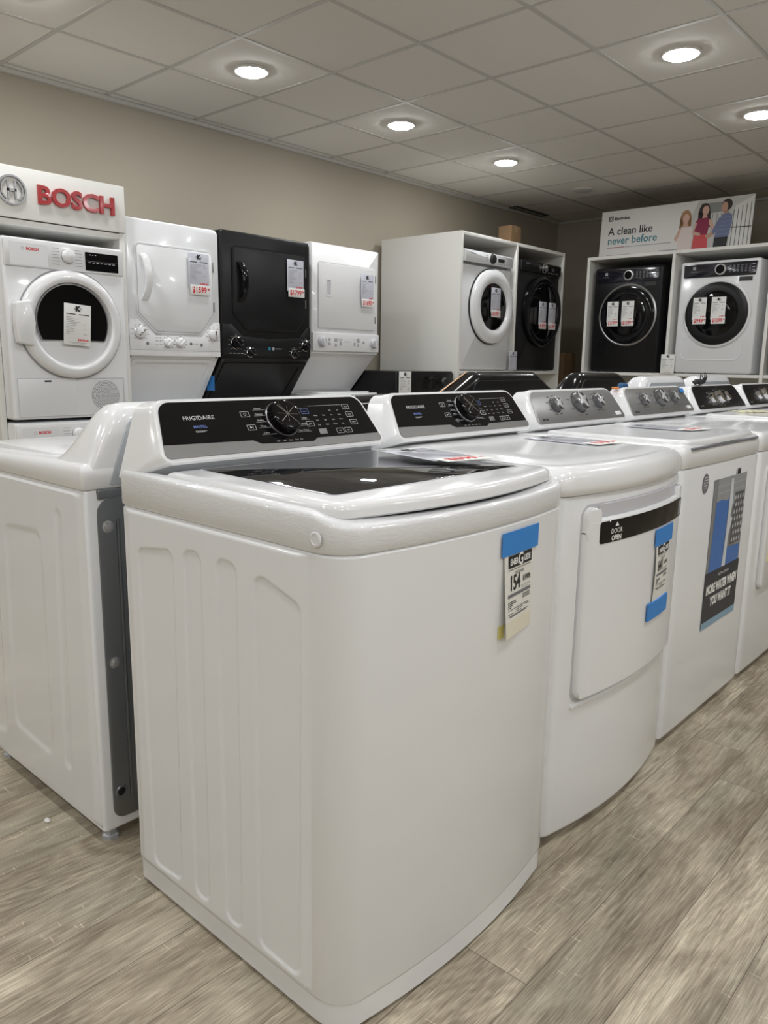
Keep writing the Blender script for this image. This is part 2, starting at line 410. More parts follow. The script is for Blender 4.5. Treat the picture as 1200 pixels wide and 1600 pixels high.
# ------------------------------------------------------------------ price signs
def k_logo(mb, f, cx, cy, h, c):
    mb.text('K', f.at(cx, cy), h * 1.25, c, bold=.0035 * h / .03)
    for b in (-.11, .13): mb.quad(f, cx - h * .75, cx - h * .28, cy + h * (b - .05), cy + h * (b + .05), c); mb.quad(f, cx + h * .35, cx + h * .8, cy + h * (b - .05), cy + h * (b + .05), c)
    for dx in (-.28, .28): mb.quad(f, cx + dx * h - h * .09, cx + dx * h + h * .09, cy + h * .46, cy + h * .58, c)
def price_sign(name, label, f, w, h, price=None, old='', group='printed price signs', seed=1, holder=False, tilt=0., gap=.006, world=None, cat='price sign', sheet='sleeve', flagh=.055):
    """f: frame on the carrying surface at the sheet's lower left corner."""
    r = random.Random(seed)
    o = f(w / 2, 0, 0)
    mtx = Matrix(((*[f.u[i], f.v[i], f.n[i]][:3], o[i]) for i in range(3))).to_4x4() if False else Matrix([[f.u[0], f.v[0], f.n[0], o[0]], [f.u[1], f.v[1], f.n[1], o[1]], [f.u[2], f.v[2], f.n[2], o[2]], [0, 0, 0, 1]])
    if world is not None: mtx = world @ mtx
    t = thing(name, label, cat, group=group); t.matrix_world = mtx
    L = F((-w / 2, 0, 0), (1, 0, 0), (0, 1, 0))
    MB().fbox(L, 0, w, 0, h, gap, gap + .0016, .0006, .002).build('sheet', M[sheet], t)
    c = gap + .0019; p = MB()
    k_logo(p, L, w * .5, h * .885, h * .13, c)
    y = h * .75
    p.quad(L, w * .08, w * .42, y - h * .012, y + h * .012, c); p.quad(L, w * .55, w * .93, y - h * .008, y + h * .014, c)
    p.build('printing', M['ink'], t, 0)
    q = MB(); y = h * .68; nl = 11
    for i in range(nl):
        yy = y - i * h * .04; q.quad(L, w * .08, w * (.08 + r.uniform(.25, .62) * (.9 if i < 8 else .5)), yy - h * .007, yy + h * .007, c)
        if r.random() < .45: q.quad(L, w * .72, w * r.uniform(.8, .9), yy - h * .007, yy + h * .007, c)
    q.quad(L, w * .2, w * .85, h * .06, h * .075, c); q.quad(L, w * .3, w * .76, h * .03, h * .042, c)
    q.build('small_print', M['mid_ink'], t, 0)
    if old: MB().text(old, L.at(w * .92, h * .135), h * .075, c, bold=.0006, align='RIGHT').build('red_print', M['red_ink'], t, 0)
    if price:
        e = MB().fbox(L, w * .06, w * 1.04, -flagh * .62, flagh * .36, gap + .002, gap + .0034, .0005, .002)
        fl = e.build('price_flag', M['paper'], t)
        x = MB().text(price, L.at(w * .50, -flagh * .15), flagh * .80, gap + .0038, bold=.0011, sx=min(1., w * .80 / (len(price) * flagh * .46)))
        x.text('95', L.at(w * .95, -flagh * .02), flagh * .28, gap + .0038, bold=.0008)
        x.build('price_lettering', M['red_ink'], fl, 0)
    return t

# ------------------------------------------------------------------ shared machine pieces
def footprint(w, d, bow, rf, rb, ins=0., nf=22, n=6):
    yf = lambda x: -bow * (1 - ((x - w / 2) / (w / 2)) ** 2)
    P = []
    for i in range(n + 1): t = i / n * PI / 2; P.append((rf * (1 - math.cos(t)), yf(rf) + rf * (1 - math.sin(t))))
    P += [(rf + (w - 2 * rf) * i / nf, yf(rf + (w - 2 * rf) * i / nf)) for i in range(1, nf)]
    for i in range(n + 1): t = i / n * PI / 2; P.append((w - rf + rf * math.sin(t), yf(rf) + rf * (1 - math.cos(t))))
    for i in range(4): t = i / 3 * PI / 2; P.append((w - rb * (1 - math.cos(t)), d - rb + rb * math.sin(t)))
    for i in range(4): t = i / 3 * PI / 2; P.append((rb - rb * math.sin(t), d - rb + rb * math.cos(t)))
    if ins:
        ya = -bow; cy = (ya + d) / 2
        P = [(w / 2 + (x - w / 2) * (1 - 2 * ins / w), cy + (y - cy) * (1 - 2 * ins / (d - ya))) for x, y in P]
    return P
def fyfun(w, bow): return lambda x: -bow * (1 - ((x - w / 2) / (w / 2)) ** 2)
def zloop(P, z): return [(x, y, z(x, y) if callable(z) else z) for x, y in P]
def embossed_side(mb, x, sgn, y0, y1, z0, z1, polys, depth=.003, slope=.0050, ny=230, nz=280, rim=.0046):
    Yv = np.linspace(y0, y1, ny); Zv = np.linspace(z0, z1, nz); Yg, Zg = np.meshgrid(Yv, Zv)
    D = np.zeros_like(Yg)
    for P, R in polys: D = np.maximum(D, 1 - smooth((sdf(P, Yg, Zg) + R * .0) / slope + .5))
    edge = np.minimum(np.minimum(Yg - y0, y1 - Yg) / .03, np.minimum(Zg - z0, z1 - Zg) / .005); E = 1 - smooth(edge)
    X = x + sgn * (rim - depth * D - rim * E)
    ids = mb.pts(np.stack([X.ravel(), Yg.ravel(), Zg.ravel()], 1))
    for j in range(nz - 1):
        for i in range(ny - 1):
            q = (ids[j * ny + i], ids[j * ny + i + 1], ids[(j + 1) * ny + i + 1], ids[(j + 1) * ny + i])
            mb.face(q if sgn > 0 else q[::-1])
def roundconv(P, r=.018, n=4): return roundpoly(P, r, n)

def console_shell(t, w, d, y_b, z_b, y_t, z_t, ins_b, ins_t, r_t, m, panel_mb=None, flare=True, z_base=.905, back_top=None, name='console'):
    """white console housing whose sloped face carries the control panel; returns the panel frame."""
    f = F((0, y_b, z_b), (1, 0, 0), (0, y_t - y_b, z_t - z_b)); L = math.hypot(y_t - y_b, z_t - z_b)
    ol = roundpoly([(ins_b, 0), (w - ins_b, 0), (w - ins_t, L), (ins_t, L)], [.012, .012, r_t, r_t], 7)
    big = offset(ol, -.011)
    bt = back_top or z_t
    base = roundpoly([(.0, z_base), (w, z_base), (w - ins_t * .75, bt), (ins_t * .75, bt)], [.004, .004, r_t * 1.1, r_t * 1.1], 7)
    mid = roundpoly([(.001, z_base), (w - .001, z_base), (w - ins_t * .8, bt + .002), (ins_t * .8, bt + .002)], [.004, .004, r_t * 1.15, r_t * 1.15], 7)
    front3 = [f(a, b, -.003) for a, b in big]
    secs = [[f(a, b, .0015) for a, b in offset(ol, -.003)], [f(a, b, .0015) for a, b in offset(ol, -.0075)], front3]
    back3 = [(a, d, b) for a, b in base]; mid3 = [(a, y_t + (d - y_t) * .55, b) for a, b in mid]
    secs.append([tuple(.6 * np.array(p) + .4 * np.array(q)) for p, q in zip(front3, mid3)])
    secs += [mid3, back3]
    MB().loft(secs).build(name, m, t, 50)
    return f, L, ol

def knob_cross(parent, f, r, h, m_side, m_top, name='knob', bars=True):
    o = MB().lathe([(r * 1.12, 0), (r * 1.12, h * .12), (r, h * .16), (r * .93, h * .92), (r * .84, h), (0, h)], f, 36).build(name, m_side, parent)
    if bars:
        b = MB(); L = r * .80
        for k in range(2):
            g = f.rot(.5 + k * PI / 2)
            b.plate([(-L, -r * .10), (-r * .06, -r * .30), (r * .06, -r * .30), (L, -r * .10), (L, r * .10), (r * .06, r * .30), (-r * .06, r * .30), (-L, r * .10)], g, h - .0004, h + .0025 + .0006 * k, .0008)
        b.build('knob_cross', m_top, o)
    return o

# ------------------------------------------------------------------ FRONT ROW: white top-load washer with black console (nearest)
RY = .80; RD = .627
def frig_console(t, w, d, brand='FRIGIDAIRE'):
    f, L, ol = console_shell(t, w, d, .505, .951, .575, 1.055, .032, .060, .030, M['plastic'])
    dip = [(.435, .012), (.425, .0195), (.275, .0235), (.262, .0265)]
    top = [p for p in ol if p[1] > .05]
    i0 = ol.index(top[0])
    upper = [(w - .0385, .0215)] + top + [(.0385, .0305)] + [(.255, .0265), (.275, .0165), (.425, .0125), (.440, .0205)]
    p = MB().use(M['black_gloss']); p.plate(upper, f, .001, .004, 0); pn = p.build('control_panel', M['black_gloss'], t, 30)
    lower = [q for q in ol if q[1] < .02]
    lo = [(.440, .0200), (.425, .0120), (.275, .0160), (.255, .0260), (.0385, .0300)]
    low = sorted([q for q in ol if q[1] < .02 and q[0] < w / 2], key=lambda q: (-q[1], q[0])) + sorted([q for q in ol if q[1] < .02 and q[0] > w / 2], key=lambda q: (q[1], q[0]))
    MB().plate(low + [(w - .0385, .0210)] + lo, f, .001, .0036, 0).build('silver_strip', M['silver'], t, 30)
    c = .0043
    MB().text(brand, f.at(.103, .0865), .0135, c, bold=.0, align='LEFT', sx=1.08, sp=1.05).build('brand_lettering', M['pale_ink'], pn, 0)
    MB().text('MAXFILL', f.at(.121, .066), .0085, c, bold=.0002, align='LEFT').build('blue_lettering', M['blue_ink'], pn, 0)
    b = MB()
    b.quad(f, .122, .150, .056, .0568, c); b.quad(f, .122, .144, .0535, .0543, c)
    def box(x, y, w_, h_, th=.0008): b.ring(rr(x - w_ / 2, x + w_ / 2, y - h_ / 2, y + h_ / 2, .0012, 2), rr(x - w_ / 2 + th, x + w_ / 2 - th, y - h_ / 2 + th, y + h_ / 2 - th, .0008, 2), f, c - .0004, c)
    for x, y in ((.261, .090), (.265, .057), (.436, .057), (.572, .098), (.575, .077), (.578, .055), (.521, .034), (.549, .034)): box(x, y, .023, .0135)
    for x, y, s in ((.521, .034, 'Soil'), (.549, .034, 'Spin'), (.572, .098, 'Temp'), (.575, .077, 'Dry'), (.578, .055, 'Delay'), (.436, .057, 'Soil')): b.text(s, f.at(x, y), .0052, c)
    b.ring([(.261 + .0035 * math.cos(a), .090 + .0035 * math.sin(a)) for a in np.linspace(0, 2 * PI, 13)[:-1]], [(.261 + .0027 * math.cos(a), .090 + .0027 * math.sin(a)) for a in np.linspace(0, 2 * PI, 13)[:-1]], f, c - .0002, c)
    b.flat([(.261, .054), (.267, .057), (.261, .060)], f, c); b.quad(f, .268, .2693, .054, .060, c)
    for x, y, s in ((.300, .103, 'Normal'), (.298, .0885, 'Delicates'), (.297, .073, 'Bedding'), (.298, .0585, 'Whites'), (.299, .0415, 'Colors')):
        b.text(s, f.at(x, y), .0056, c); b.quad(f, x - .014, x + .028, y - .0042, y - .0037, c)
    for x, y, s in ((.408, .103, 'Towels'), (.418, .073, 'Quick Wash'), (.412, .0585, 'Rinse & Spin'), (.408, .0415, 'Clean Washer')):
        b.text(s, f.at(x, y), .0056, c); b.quad(f, x - .02, x + .022, y - .0042, y - .0037, c)
    b.quad(f, .449, .556, .1035, .1041, c)
    for k, x in enumerate((.322, .340, .358, .376, .390)): b.text(('Light', 'Med', 'Heavy', 'Extra', 'Max')[k], f.at(x, .0195), .0045, c)
    for r_ in range(4):
        for k in range(4):
            if (r_, k) in ((0, 0), (0, 1)): continue
            b.text(('Cold', 'Warm', 'Hot', 'Eco')[(r_ + k) % 4], f.at(.462 + k * .026, .090 - r_ * .0125), .0046, c)
    b.build('panel_lettering', M['pale_ink'], pn, 0)
    MB().ring(rr(.423, .446, .0835, .097, .0012, 2), rr(.424, .445, .0845, .096, .0008, 2), f, c - .0004, c).text('Boost', f.at(.4345, .090), .005, c).build('blue_button_print', M['blue_ink'], pn, 0)
    MB().fbox(f, .453, .477, .028, .042, .003, .0052, .0006).build('start_button', M['silver'], pn)
    k = MB().lathe([(.0425, .003), (.0425, .007), (.0400, .009), (.0390, .026), (.0365, .0285), (.0325, .0290), (0, .0285)], f.at(.357, .0725), 56).build('dial', M['black_gloss'], t)
    MB().lathe([(.0430, .0035), (.0432, .0065), (.0420, .0078)], f.at(.357, .0725), 56).build('dial_ring', M['satin'], k)
    s = MB()
    for a, l0, l1, w_ in ((.62, -.031, .031, .0011), (-.85, -.031, .031, .0011), (2.1, .000, .031, .0008), (1.35, -.02, .02, .0005), (-.1, -.028, .028, .0005)):
        s.plate([(l0, -w_), (l1, -w_ * .5), (l1, w_ * .5), (l0, w_)], f.at(.357, .0725).rot(a), .0283, .0297, 0)
    s.build('dial_blades', M['chrome'], k)
    return f

def energy_tag(label, f, number, seed, w=.118, yf=None, lower_tape=False):
    """EnerGuide style paper label taped to a bowed front; f at the paper's lower left, machine front plane; yf(x) the front."""
    t = thing('energy_label', label, 'energy label', group='energy labels taped to the front row')
    h = .175
    return t, h

# build one ---------------------------------------------------------------
W = .686
def washer_body(t, w, d, bow, rf, z0, zseam, polys, base=True, side='left', m=None, depth=.0032):
    m = m or M['enamel']
    P = footprint(w - .006, d, bow, rf, .012); P = [(x + .003, y) for x, y in P]
    b = MB()
    secs = []
    for ins, z in ((.006, z0), (.0015, z0 + .004), (0, z0 + .010), (0, zseam - .004), (.003, zseam)):
        Q = footprint(w - .006, d, bow, rf, .012, ins); secs.append([(x + .003, y, z) for x, y in Q])
    b.loft(secs)
    if polys and side in ('left', 'both'): embossed_side(b, .003, -1, rf * .98, d - .008, z0 + .012, zseam - .004, polys, depth)
    if polys and side in ('right', 'both'): embossed_side(b, w - .003, 1, rf * .98, d - .008, z0 + .012, zseam - .004, polys, depth)
    o = b.build('body', m, t, 35)
    return o

t1 = thing('top_load_washer', 'nearest white top-load washer with glass lid and black control console', 'washing machine', (.783, RY, 0), group='front row of laundry machines')
d1 = RD; bow1 = .036; rf1 = .062
P4 = lambda y0, y1, za, zb0, zb1, lo: [(y0 + lo, za), (y1 - lo, za), (y1, zb1), (y0, zb0)]
polys = [(roundconv([(.452, .085), (.555, .078), (.566, .772), (.440, .790)], .02), 0), (roundconv([(.356, .085), (.402, .082), (.405, .796), (.350, .802)], .02), 0),
         (roundconv([(.252, .083), (.300, .082), (.302, .803), (.245, .797)], .02), 0), (roundconv([(.088, .078), (.200, .082), (.196, .797), (.082, .762)], .02), 0)]
washer_body(t1, W, d1, bow1, rf1, .052, .852, polys)
Q = MB(); secs = [zloop(footprint(W - .011, d1 - .003, bow1, rf1, .01, i), z) for i, z in ((.003, .008), (0, .011), (0, .056))]
Q.loft([[(x + .0055, y + .0015, z) for x, y, z in s_] for s_ in secs]); Q.build('base_skirt', M['enamel'], t1)
for sx in (.06, W - .06):
    for sy in (.05, d1 - .06): MB().lathe([(.02, 0), (.02, .01), (.012, .014), (.012, .03)], UP().at(sx, sy), 16).build('foot', M['dark_plastic'], t1)
# top cover wrapped in clear film
ztop = lambda x, y: .924 - .026 * float(1 - smooth((y + .02) / .12))
b = MB(); secs = []
for ins, fz in ((.003, lambda x, y: .853), (.0, lambda x, y: .857), (0, lambda x, y: ztop(x, y) - .010), (.0015, lambda x, y: ztop(x, y) - .004), (.005, lambda x, y: ztop(x, y) - .0008), (.010, ztop), (.030, lambda x, y: ztop(x, y) - .001)):
    secs.append(zloop(footprint(W, d1, bow1 + .002, rf1 + .004, .012, ins), fz))
b.loft(secs, cap1=False); q = secs[-1]
b.loft([q, [(x, y, .893) for x, y, z in zloop(footprint(W, d1, bow1, rf1, .012, .034), 0)]], cap0=False)
b.build('top_cover', M['film'], t1, 45)
MB().lathe([(.0125, 0), (.0125, .002), (.011, .0032), (.0085, .0032), (.008, .0022), (0, .0022)], F((0, .045, .876), (0, -1, 0), (0, 0, 1)), 28).build('cover_plug', M['film'], t1)
f1 = frig_console(t1, W, d1)
# glass lid
def bowed_lid(w, x0, x1, y0, y1, bow, rf, z):
    yf = lambda x: y0 - bow * (1 - ((x - w / 2) / (w / 2)) ** 2)
    P = []; n = 7
    for i in range(n + 1): a = i / n * PI / 2; P.append((x0 + rf * (1 - math.cos(a)), yf(x0 + rf) + rf * (1 - math.sin(a))))
    P += [(x0 + rf + (x1 - x0 - 2 * rf) * i / 24, yf(x0 + rf + (x1 - x0 - 2 * rf) * i / 24)) for i in range(1, 24)]
    for i in range(n + 1): a = i / n * PI / 2; P.append((x1 - rf + rf * math.sin(a), yf(x1 - rf) + rf * (1 - math.cos(a))))
    P += [(x1, y1 - .01), (x1 - .01, y1), (x0 + .01, y1), (x0, y1 - .01)]
    return P
lp = bowed_lid(W, .016, W - .016, .030, .492, .050, .05, 0)
b = MB(); secs = []
for ins, z in ((.018, .9035), (.004, .9035), (0, .907), (0, .918), (.002, .924), (.007, .9285), (.016, .931)):
    secs.append([(x, y, z + .0 * y) for x, y in offset(lp, ins)])
b.loft(secs, cap0=True, cap1=True)
lid = b.build('lid', M['plastic'], t1, 45)
gp = roundpoly([(.070, .078), (.612, .078), (.618, .470), (.086, .470)], .012, 4)
MB().plate(gp, UP(), .930, .9322, .0008).build('lid_glass', M['lidglass'], lid, 30)
def xspan(P, y):                      # width of the glass is framed by a thin pale gasket
    return P
MB().ring(offset(gp, -.0035), offset(gp, .0), UP(), .930, .9318).build('gasket', M['shade_plastic'], lid, 30)

# ------------------------------------------------------------------ second machine: dryer with black handle band
t2 = thing('dryer', 'white dryer beside the nearest washer, door with black band marked DOOR OPEN', 'dryer', (1.476, RY + .028, 0), group='front row of laundry machines')
d2 = RD - .028; bow2 = .044; rf2 = .05
b = MB(); secs = []
def bulge(z): return 1.0 + .10 * math.sin(PI * min(1, max(0, z / .85)))
for ins, z in ((.006, .028), (.001, .034), (0, .04), (0, .2), (0, .4), (0, .6), (0, .845), (.003, .856)):
    secs.append(zloop(footprint(W, d2, bow2, rf2, .012, ins), z))
b.loft(secs); b.build('body', M['enamel'], t2, 35)
for sx in (.06, W - .06):
    for sy in (.05, d2 - .06): MB().lathe([(.02, 0), (.02, .01), (.012, .014), (.012, .03)], UP().at(sx, sy), 16).build('foot', M['dark_plastic'], t2)
b = MB(); secs = []
for ins, z in ((.004, .857), (-.003, .861), (-.005, .878), (-.003, .896), (.004, .910), (.016, .919), (.032, .9235), (.036, .9225), (.044, .9225), (.050, .9245), (.10, .9285), (.17, .930)):
    secs.append(zloop(footprint(W, d2, bow2 + .004, rf2 + .006, .012, ins), z))
b.loft(secs); b.build('top_cover', M['plastic'], t2, 60)
yf2 = fyfun(W, bow2)
frig_off = RY + .028
def shifted_console(t):
    e = thing('x', 'x', 'x'); return e
def frig_console_at(t, dy, w, d):
    keep = list(bpy.data.objects)
    f = frig_console(t, w, d - dy)
    for o in bpy.data.objects:
        if o not in keep and o.parent is t: o.location.y += dy
    return f
f2 = frig_console_at(t2, -.028, W, RD - .028)
# door recess, door, black band, handle pocket
dx0, dx1 = .086, .630
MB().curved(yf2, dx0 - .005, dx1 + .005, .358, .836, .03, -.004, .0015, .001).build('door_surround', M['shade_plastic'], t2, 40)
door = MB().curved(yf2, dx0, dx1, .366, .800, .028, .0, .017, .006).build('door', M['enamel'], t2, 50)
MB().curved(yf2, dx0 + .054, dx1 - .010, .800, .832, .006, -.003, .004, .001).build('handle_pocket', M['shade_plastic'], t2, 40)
MB().curved(yf2, dx0 + .042, dx1 - .004, .741, .793, .008, .014, .0186, .0012).build('black_band', M['black_gloss'], door, 40)
for xa, xb in ((dx0, dx0 + .050), (dx1 - .034, dx1)): MB().curved(yf2, xa, xb, .745, .828, .024, .0, .0168, .0045).build('handle_end', M['plastic'], door, 50)
MB().curved(yf2, dx0 - .004, dx1 + .012, .346, .357, .005, .0, .0050, .002).build('lower_groove_lip', M['enamel'], t2, 50)
b = MB(); f = F((dx0 + .105, yf2(dx0 + .105) - .0196, .767), (1, -.118, 0), (0, 0, 1))
b.text('DOOR', f.at(0, .000), .0165, 0, sx=.95).text('OPEN', f.at(0, -.0165), .0165, 0, bold=.0005, sx=.95).flat([(-.008, .011), (.008, .011), (0, .0215)], f, 0)
b.build('door_lettering', M['paper'], door, 0)

# energy labels taped to the fronts ---------------------------------------
def energy_label(label, mloc, yf, x0, x1, ztape, zbot, number, lower=False, curl=True, slant=0.):
    t = thing('energy_label', label, 'energy label', (mloc[0] + (x0 + x1) / 2, mloc[1], zbot), group='energy labels taped to the front row')
    ox = (x0 + x1) / 2; w = x1 - x0; h = ztape - zbot
    g = lambda x: yf(x + ox)
    nx, nz = 8, 12; P = MB(); ids = []
    def off(u, v):                            # paper lifts off the front at the lower left
        return .0022 + (.013 * (1 - u) ** 1.5 * (1 - v) ** 1.2 if curl else .004 * (1 - u) * math.sin(PI * v))
    def paper(mb, u0, u1, v0, v1, eps, nu=6, nv=6):
        ids = [[mb.pts([(-w / 2 + w * (u0 + (u1 - u0) * i / nu), g(-w / 2 + w * (u0 + (u1 - u0) * i / nu)) - off(u0 + (u1 - u0) * i / nu, v0 + (v1 - v0) * j / nv) - eps, h * (v0 + (v1 - v0) * j / nv))])[0] for i in range(nu + 1)] for j in range(nv + 1)]
        for j in range(nv):
            for i in range(nu): mb.face((ids[j][i], ids[j][i + 1], ids[j + 1][i + 1], ids[j + 1][i]))
        return ids
    pa = MB().use(M['energy']); paper(pa, 0, 1, .17 if curl else 0, 1, 0, 10, 10)
    if curl: pa.use(M['cream']); paper(pa, 0, 1, 0, .17, 0, 10, 3)
    pa.use(M['energy']); paper(pa, 0, 1, 0, 1, -.0006, 10, 10)
    pp = pa.build('paper', M['energy'], t)
    def frame(u, v, eps=.0006):
        x = -w / 2 + w * u; o = (x, g(x) - off(u, v) - eps, h * v)
        x2 = x + .01; v2 = v + .05
        du = np.array((.01, g(x2) - off(u + .01 / w, v) - g(x) + off(u, v), 0)); dv = np.array((0, -off(u, v2) + off(u, v), h * .05))
        return F(o, du, dv)
    pr = MB(); paper(pr, .12, .93, .735, .865, .0007, 8, 2)
    for v, u0, u1, th in ((.715, .12, .9, .006), (.50, .56, .93, .004), (.478, .60, .85, .003)): paper(pr, u0, u1, v - th / 2, v + th / 2, .0007, 4, 1)
    for k in range(5):
        v = .40 - k * .018
        if k < 3: paper(pr, .64, .92, v - .004, v + .004, .0007, 3, 1)
        v2 = .375 - k * .019; 
        if k < 4: paper(pr, .10, .10 + (.28, .30, .18, .12)[k], v2 - .0045, v2 + .0045, .0007, 3, 1)
    for u0, u1, v in ((.10, .88, .292), (.38, .66, .272), (.40, .60, .25), (.74, .92, .275), (.10, .3, .25), (.14, .85, .228), (.16, .8, .216)): paper(pr, u0, u1, v - .003, v + .003, .0007, 4, 1)
    pr.text(str(number), frame(.34, .565), .042 * w / .118, .0006, bold=.0008, sx=.72)
    pr.text('kWh', frame(.77, .575), .016 * w / .118, .0006, bold=.0004)
    pr.text('FRIGIDAIRE', frame(.5, .672), .009 * w / .118, .0006, sx=.8)
    pr.build('printing', M['ink'], pp, 0)
    gr = MB(); paper(gr, .10, .93, .425, .460, .0008, 8, 1); gr.build('grey_bar', M['grey_ink'], pp, 0)
    wh = MB(); fr = frame(.53, .80, .0012)
    wh.text('ENER', fr.at(-.10 * w, -.001), .0165 * w / .118, 0, bold=.0006, align='RIGHT', sx=.80); wh.text('G', fr, .034 * w / .118, 0, bold=.0008, sx=.85); wh.text('UIDE', fr.at(.115 * w, -.001), .0165 * w / .118, 0, bold=.0006, align='LEFT', sx=.72)
    wh.build('banner_lettering', M['paper'], pp, 0)
    tp = MB().curved(lambda x: g(x) - .0035, -w / 2 - .010, w / 2 + .016, h * .872, h * .872 + .046, .0, 0, .0008, .0003, 10).build('blue_tape', M['blue_tape'], t)
    if lower: MB().curved(lambda x: g(x) - .002, -w / 2 - .028, w / 2 + .008, -.036, .010, .0, 0, .0045, .0003, 10).build('blue_tape', M['blue_tape'], t)
    if curl: MB().curved(lambda x: g(x) - .0005, -w / 2 - .008, -w / 2 + .012, 0, h * .14, .0, 0, .001, .0003, 3).build('yellow_backing', M['yellow_foam'], t)
    return t
yf1 = fyfun(W, bow1)
energy_label('energy label reading 154, held by one blue tape strip on the nearest washer', (.783, RY, 0), lambda x: yf1(x) , .396, .512, .815, .632, 154)
energy_label('energy label reading 641 under blue tape strips on the dryer door', (1.476, RY + .028, 0), lambda x: yf2(x) - .017, .408, .520, .715, .535, 641, lower=True, curl=False)

# ------------------------------------------------------------------ third to sixth machines
def steel_console(t, w, d, panel_m, knobs, dark=False, dy=0.):
    f, L, ol = console_shell(t, w, d, .49, .950, .555, 1.052, .030, .060, .045, M['plastic'])
    pn = MB().plate(ol, f, .001, .0045, .001).build('control_panel', panel_m, t, 30)
    for x, y, r in knobs:
        knob_cross(t, f.at(x, y, .004), r, .024 if r > .03 else .020, M['knob_grey'] if not dark else M['chrome'], M['ring_silver'], bars=not dark)
    p = MB(); rr_ = random.Random(3)
    for x, y, r in knobs:
        for k in range(8):
            a = .6 + k * .75
            px, py = x + 1.7 * r * math.cos(a), y + 1.4 * r * math.sin(a)
            if .008 < py < L - .008: p.quad(f, px - .009, px + .009, py - .0012, py + .0012, .0049)
    if not dark:
        p.text('MAYTAG', f.at(.066, .014), .011, .0049, bold=.0008, align='LEFT', sx=.8)
        p.build('panel_lettering', M['ink'], pn, 0)
        MB().fbox(f, w - .100, w - .058, .011, .026, .004, .0056, .0004).build('panel_sticker', M['paper'], pn)
    else: p.build('panel_lettering', M['mid_ink'], pn, 0)
    return f, L
def flat_machine(name, label, cat, x, w, y, kind, steel, knobs):
    t = thing(name, label, cat, (x, y, 0), group='front row of laundry machines'); d = 1.427 - y
    b = MB(); secs = []
    for ins, z in ((.005, .026), (.0012, .030), (0, .036), (0, .846), (.003, .853)): secs.append(zloop(footprint(w, d, .0015, .026, .012, ins), z))
    b.loft(secs); b.build('body', M['enamel'], t, 35)
    for sx in (.05, w - .05):
        for sy in (.05, d - .06): MB().lathe([(.022, 0), (.022, .01), (.014, .014), (.014, .03)], UP().at(sx, sy), 16).build('foot', M['shade_plastic'], t)
    b = MB(); secs = []
    for ins, z in ((.004, .854), (0, .858), (0, .900), (.004, .913), (.014, .921), (.028, .9235)): secs.append(zloop(footprint(w, d, .004, .03, .012, ins), z))
    b.loft(secs); b.build('top_cover', M['plastic'], t, 60)
    f, L = steel_console(t, w, d, steel, knobs, dark=(steel is M['black_panel']))
    return t, d, f, L
KN = [(.185, .066, .026), (.350, .070, .037), (.495, .070, .026)]
t3, d3, f3, L3 = flat_machine('top_load_washer', 'white top-load washer with grey three-knob console and blue water picture on its front', 'washing machine', 2.169, .696, .826, 'w', M['steel'], KN)
# lid of the washer
b = MB(); lp3 = bowed_lid(.696, .045, .651, .020, .470, .022, .035, 0); secs = [[(x, y, z) for x, y in offset(lp3, i)] for i, z in ((.012, .9135), (.003, .9135), (0, .916), (0, .926), (.003, .931), (.010, .934), (.018, .935), (.026, .9335))]
b.loft(secs); l3 = b.build('lid', M['plastic'], t3, 50)
MB().rbox(.06, .64, -.0065, .02, .9075, .9140, .001).build('lid_gap', M['grey_ink'], t3)
# round grey sticker, small badge, promotional sticker on the front
fr3 = FR(-.0022)
MB().lathe([(.030, 0), (.030, .0012), (0, .0012)], fr3.at(.190, .798), 30, sx=.8).build('round_sticker', M['grey_ink'], t3)
q = MB()
for k in range(5): q.quad(fr3, .190 - (.012, .017, .018, .016, .010)[k], .190 + (.012, .017, .018, .016, .010)[k], .815 - k * .008, .8175 - k * .008, .0016)
q.build('sticker_print', M['pale_ink'], t3, 0)
MB().fbox(fr3, .462, .500, .797, .822, 0, .002, .0005).build('badge', M['shade_plastic'], t3)
MB().fbox(fr3, .468, .498, .800, .818, .0018, .0026, .0004).build('badge_emblem', M['ink'], t3)
ps = MB().fbox(fr3, .266, .568, .350, .800, 0, .0012, .0004).build('promotional_sticker', mat('sticker_grey', (.20, .21, .22), .35, coat=.3), t3)
pc = MB().use(mat('poster_steel', (.30, .31, .32), .4)); pc.quad(fr3, .300, .560, .700, .800, .0016)
pc.use(mat('poster_blue', (.05, .16, .46), .35)); pc.flat([(.282, .50), (.400, .50), (.415, .735), (.400, .722), (.345, .730), (.300, .726)], fr3, .0017); pc.flat([(.43, .50), (.558, .50), (.556, .555), (.435, .56)], fr3, .0017)
pc.use(mat('poster_pale', (.62, .66, .70), .35)); pc.flat([(.400, .50), (.432, .50), (.436, .60), (.462, .655), (.440, .665), (.452, .720), (.438, .79), (.420, .79), (.418, .70), (.412, .60)], fr3, .0019)
pc.use(mat('poster_dark', (.10, .105, .11), .4))
pc.flat([(.462, .565), (.558, .565), (.560, .74), (.468, .74)], fr3, .00165)
pc.use(mat('poster_dot', (.42, .43, .44), .35))
for i in range(4):
    for j in range(7): pc.disc(fr3.at(.475 + i * .024 + (j % 2) * .01, .578 + j * .024), .0075, .0018, 10)
for k in range(2):
    for i in range(22): pc.disc(fr3.at(.305 + i * .0118, .775 - k * .022), .0035, .0018, 8)
pc.build('sticker_picture', None, ps, 0)
MB().quad(fr3, .262, .572, .335, .500, .0021).build('sticker_band', mat('sticker_navy', (.022, .026, .038), .4), ps, 0)
MB().quad(fr3, .262, .572, .312, .336, .0021).build('sticker_foot', mat('sticker_pale_blue', (.22, .36, .48), .4), ps, 0)
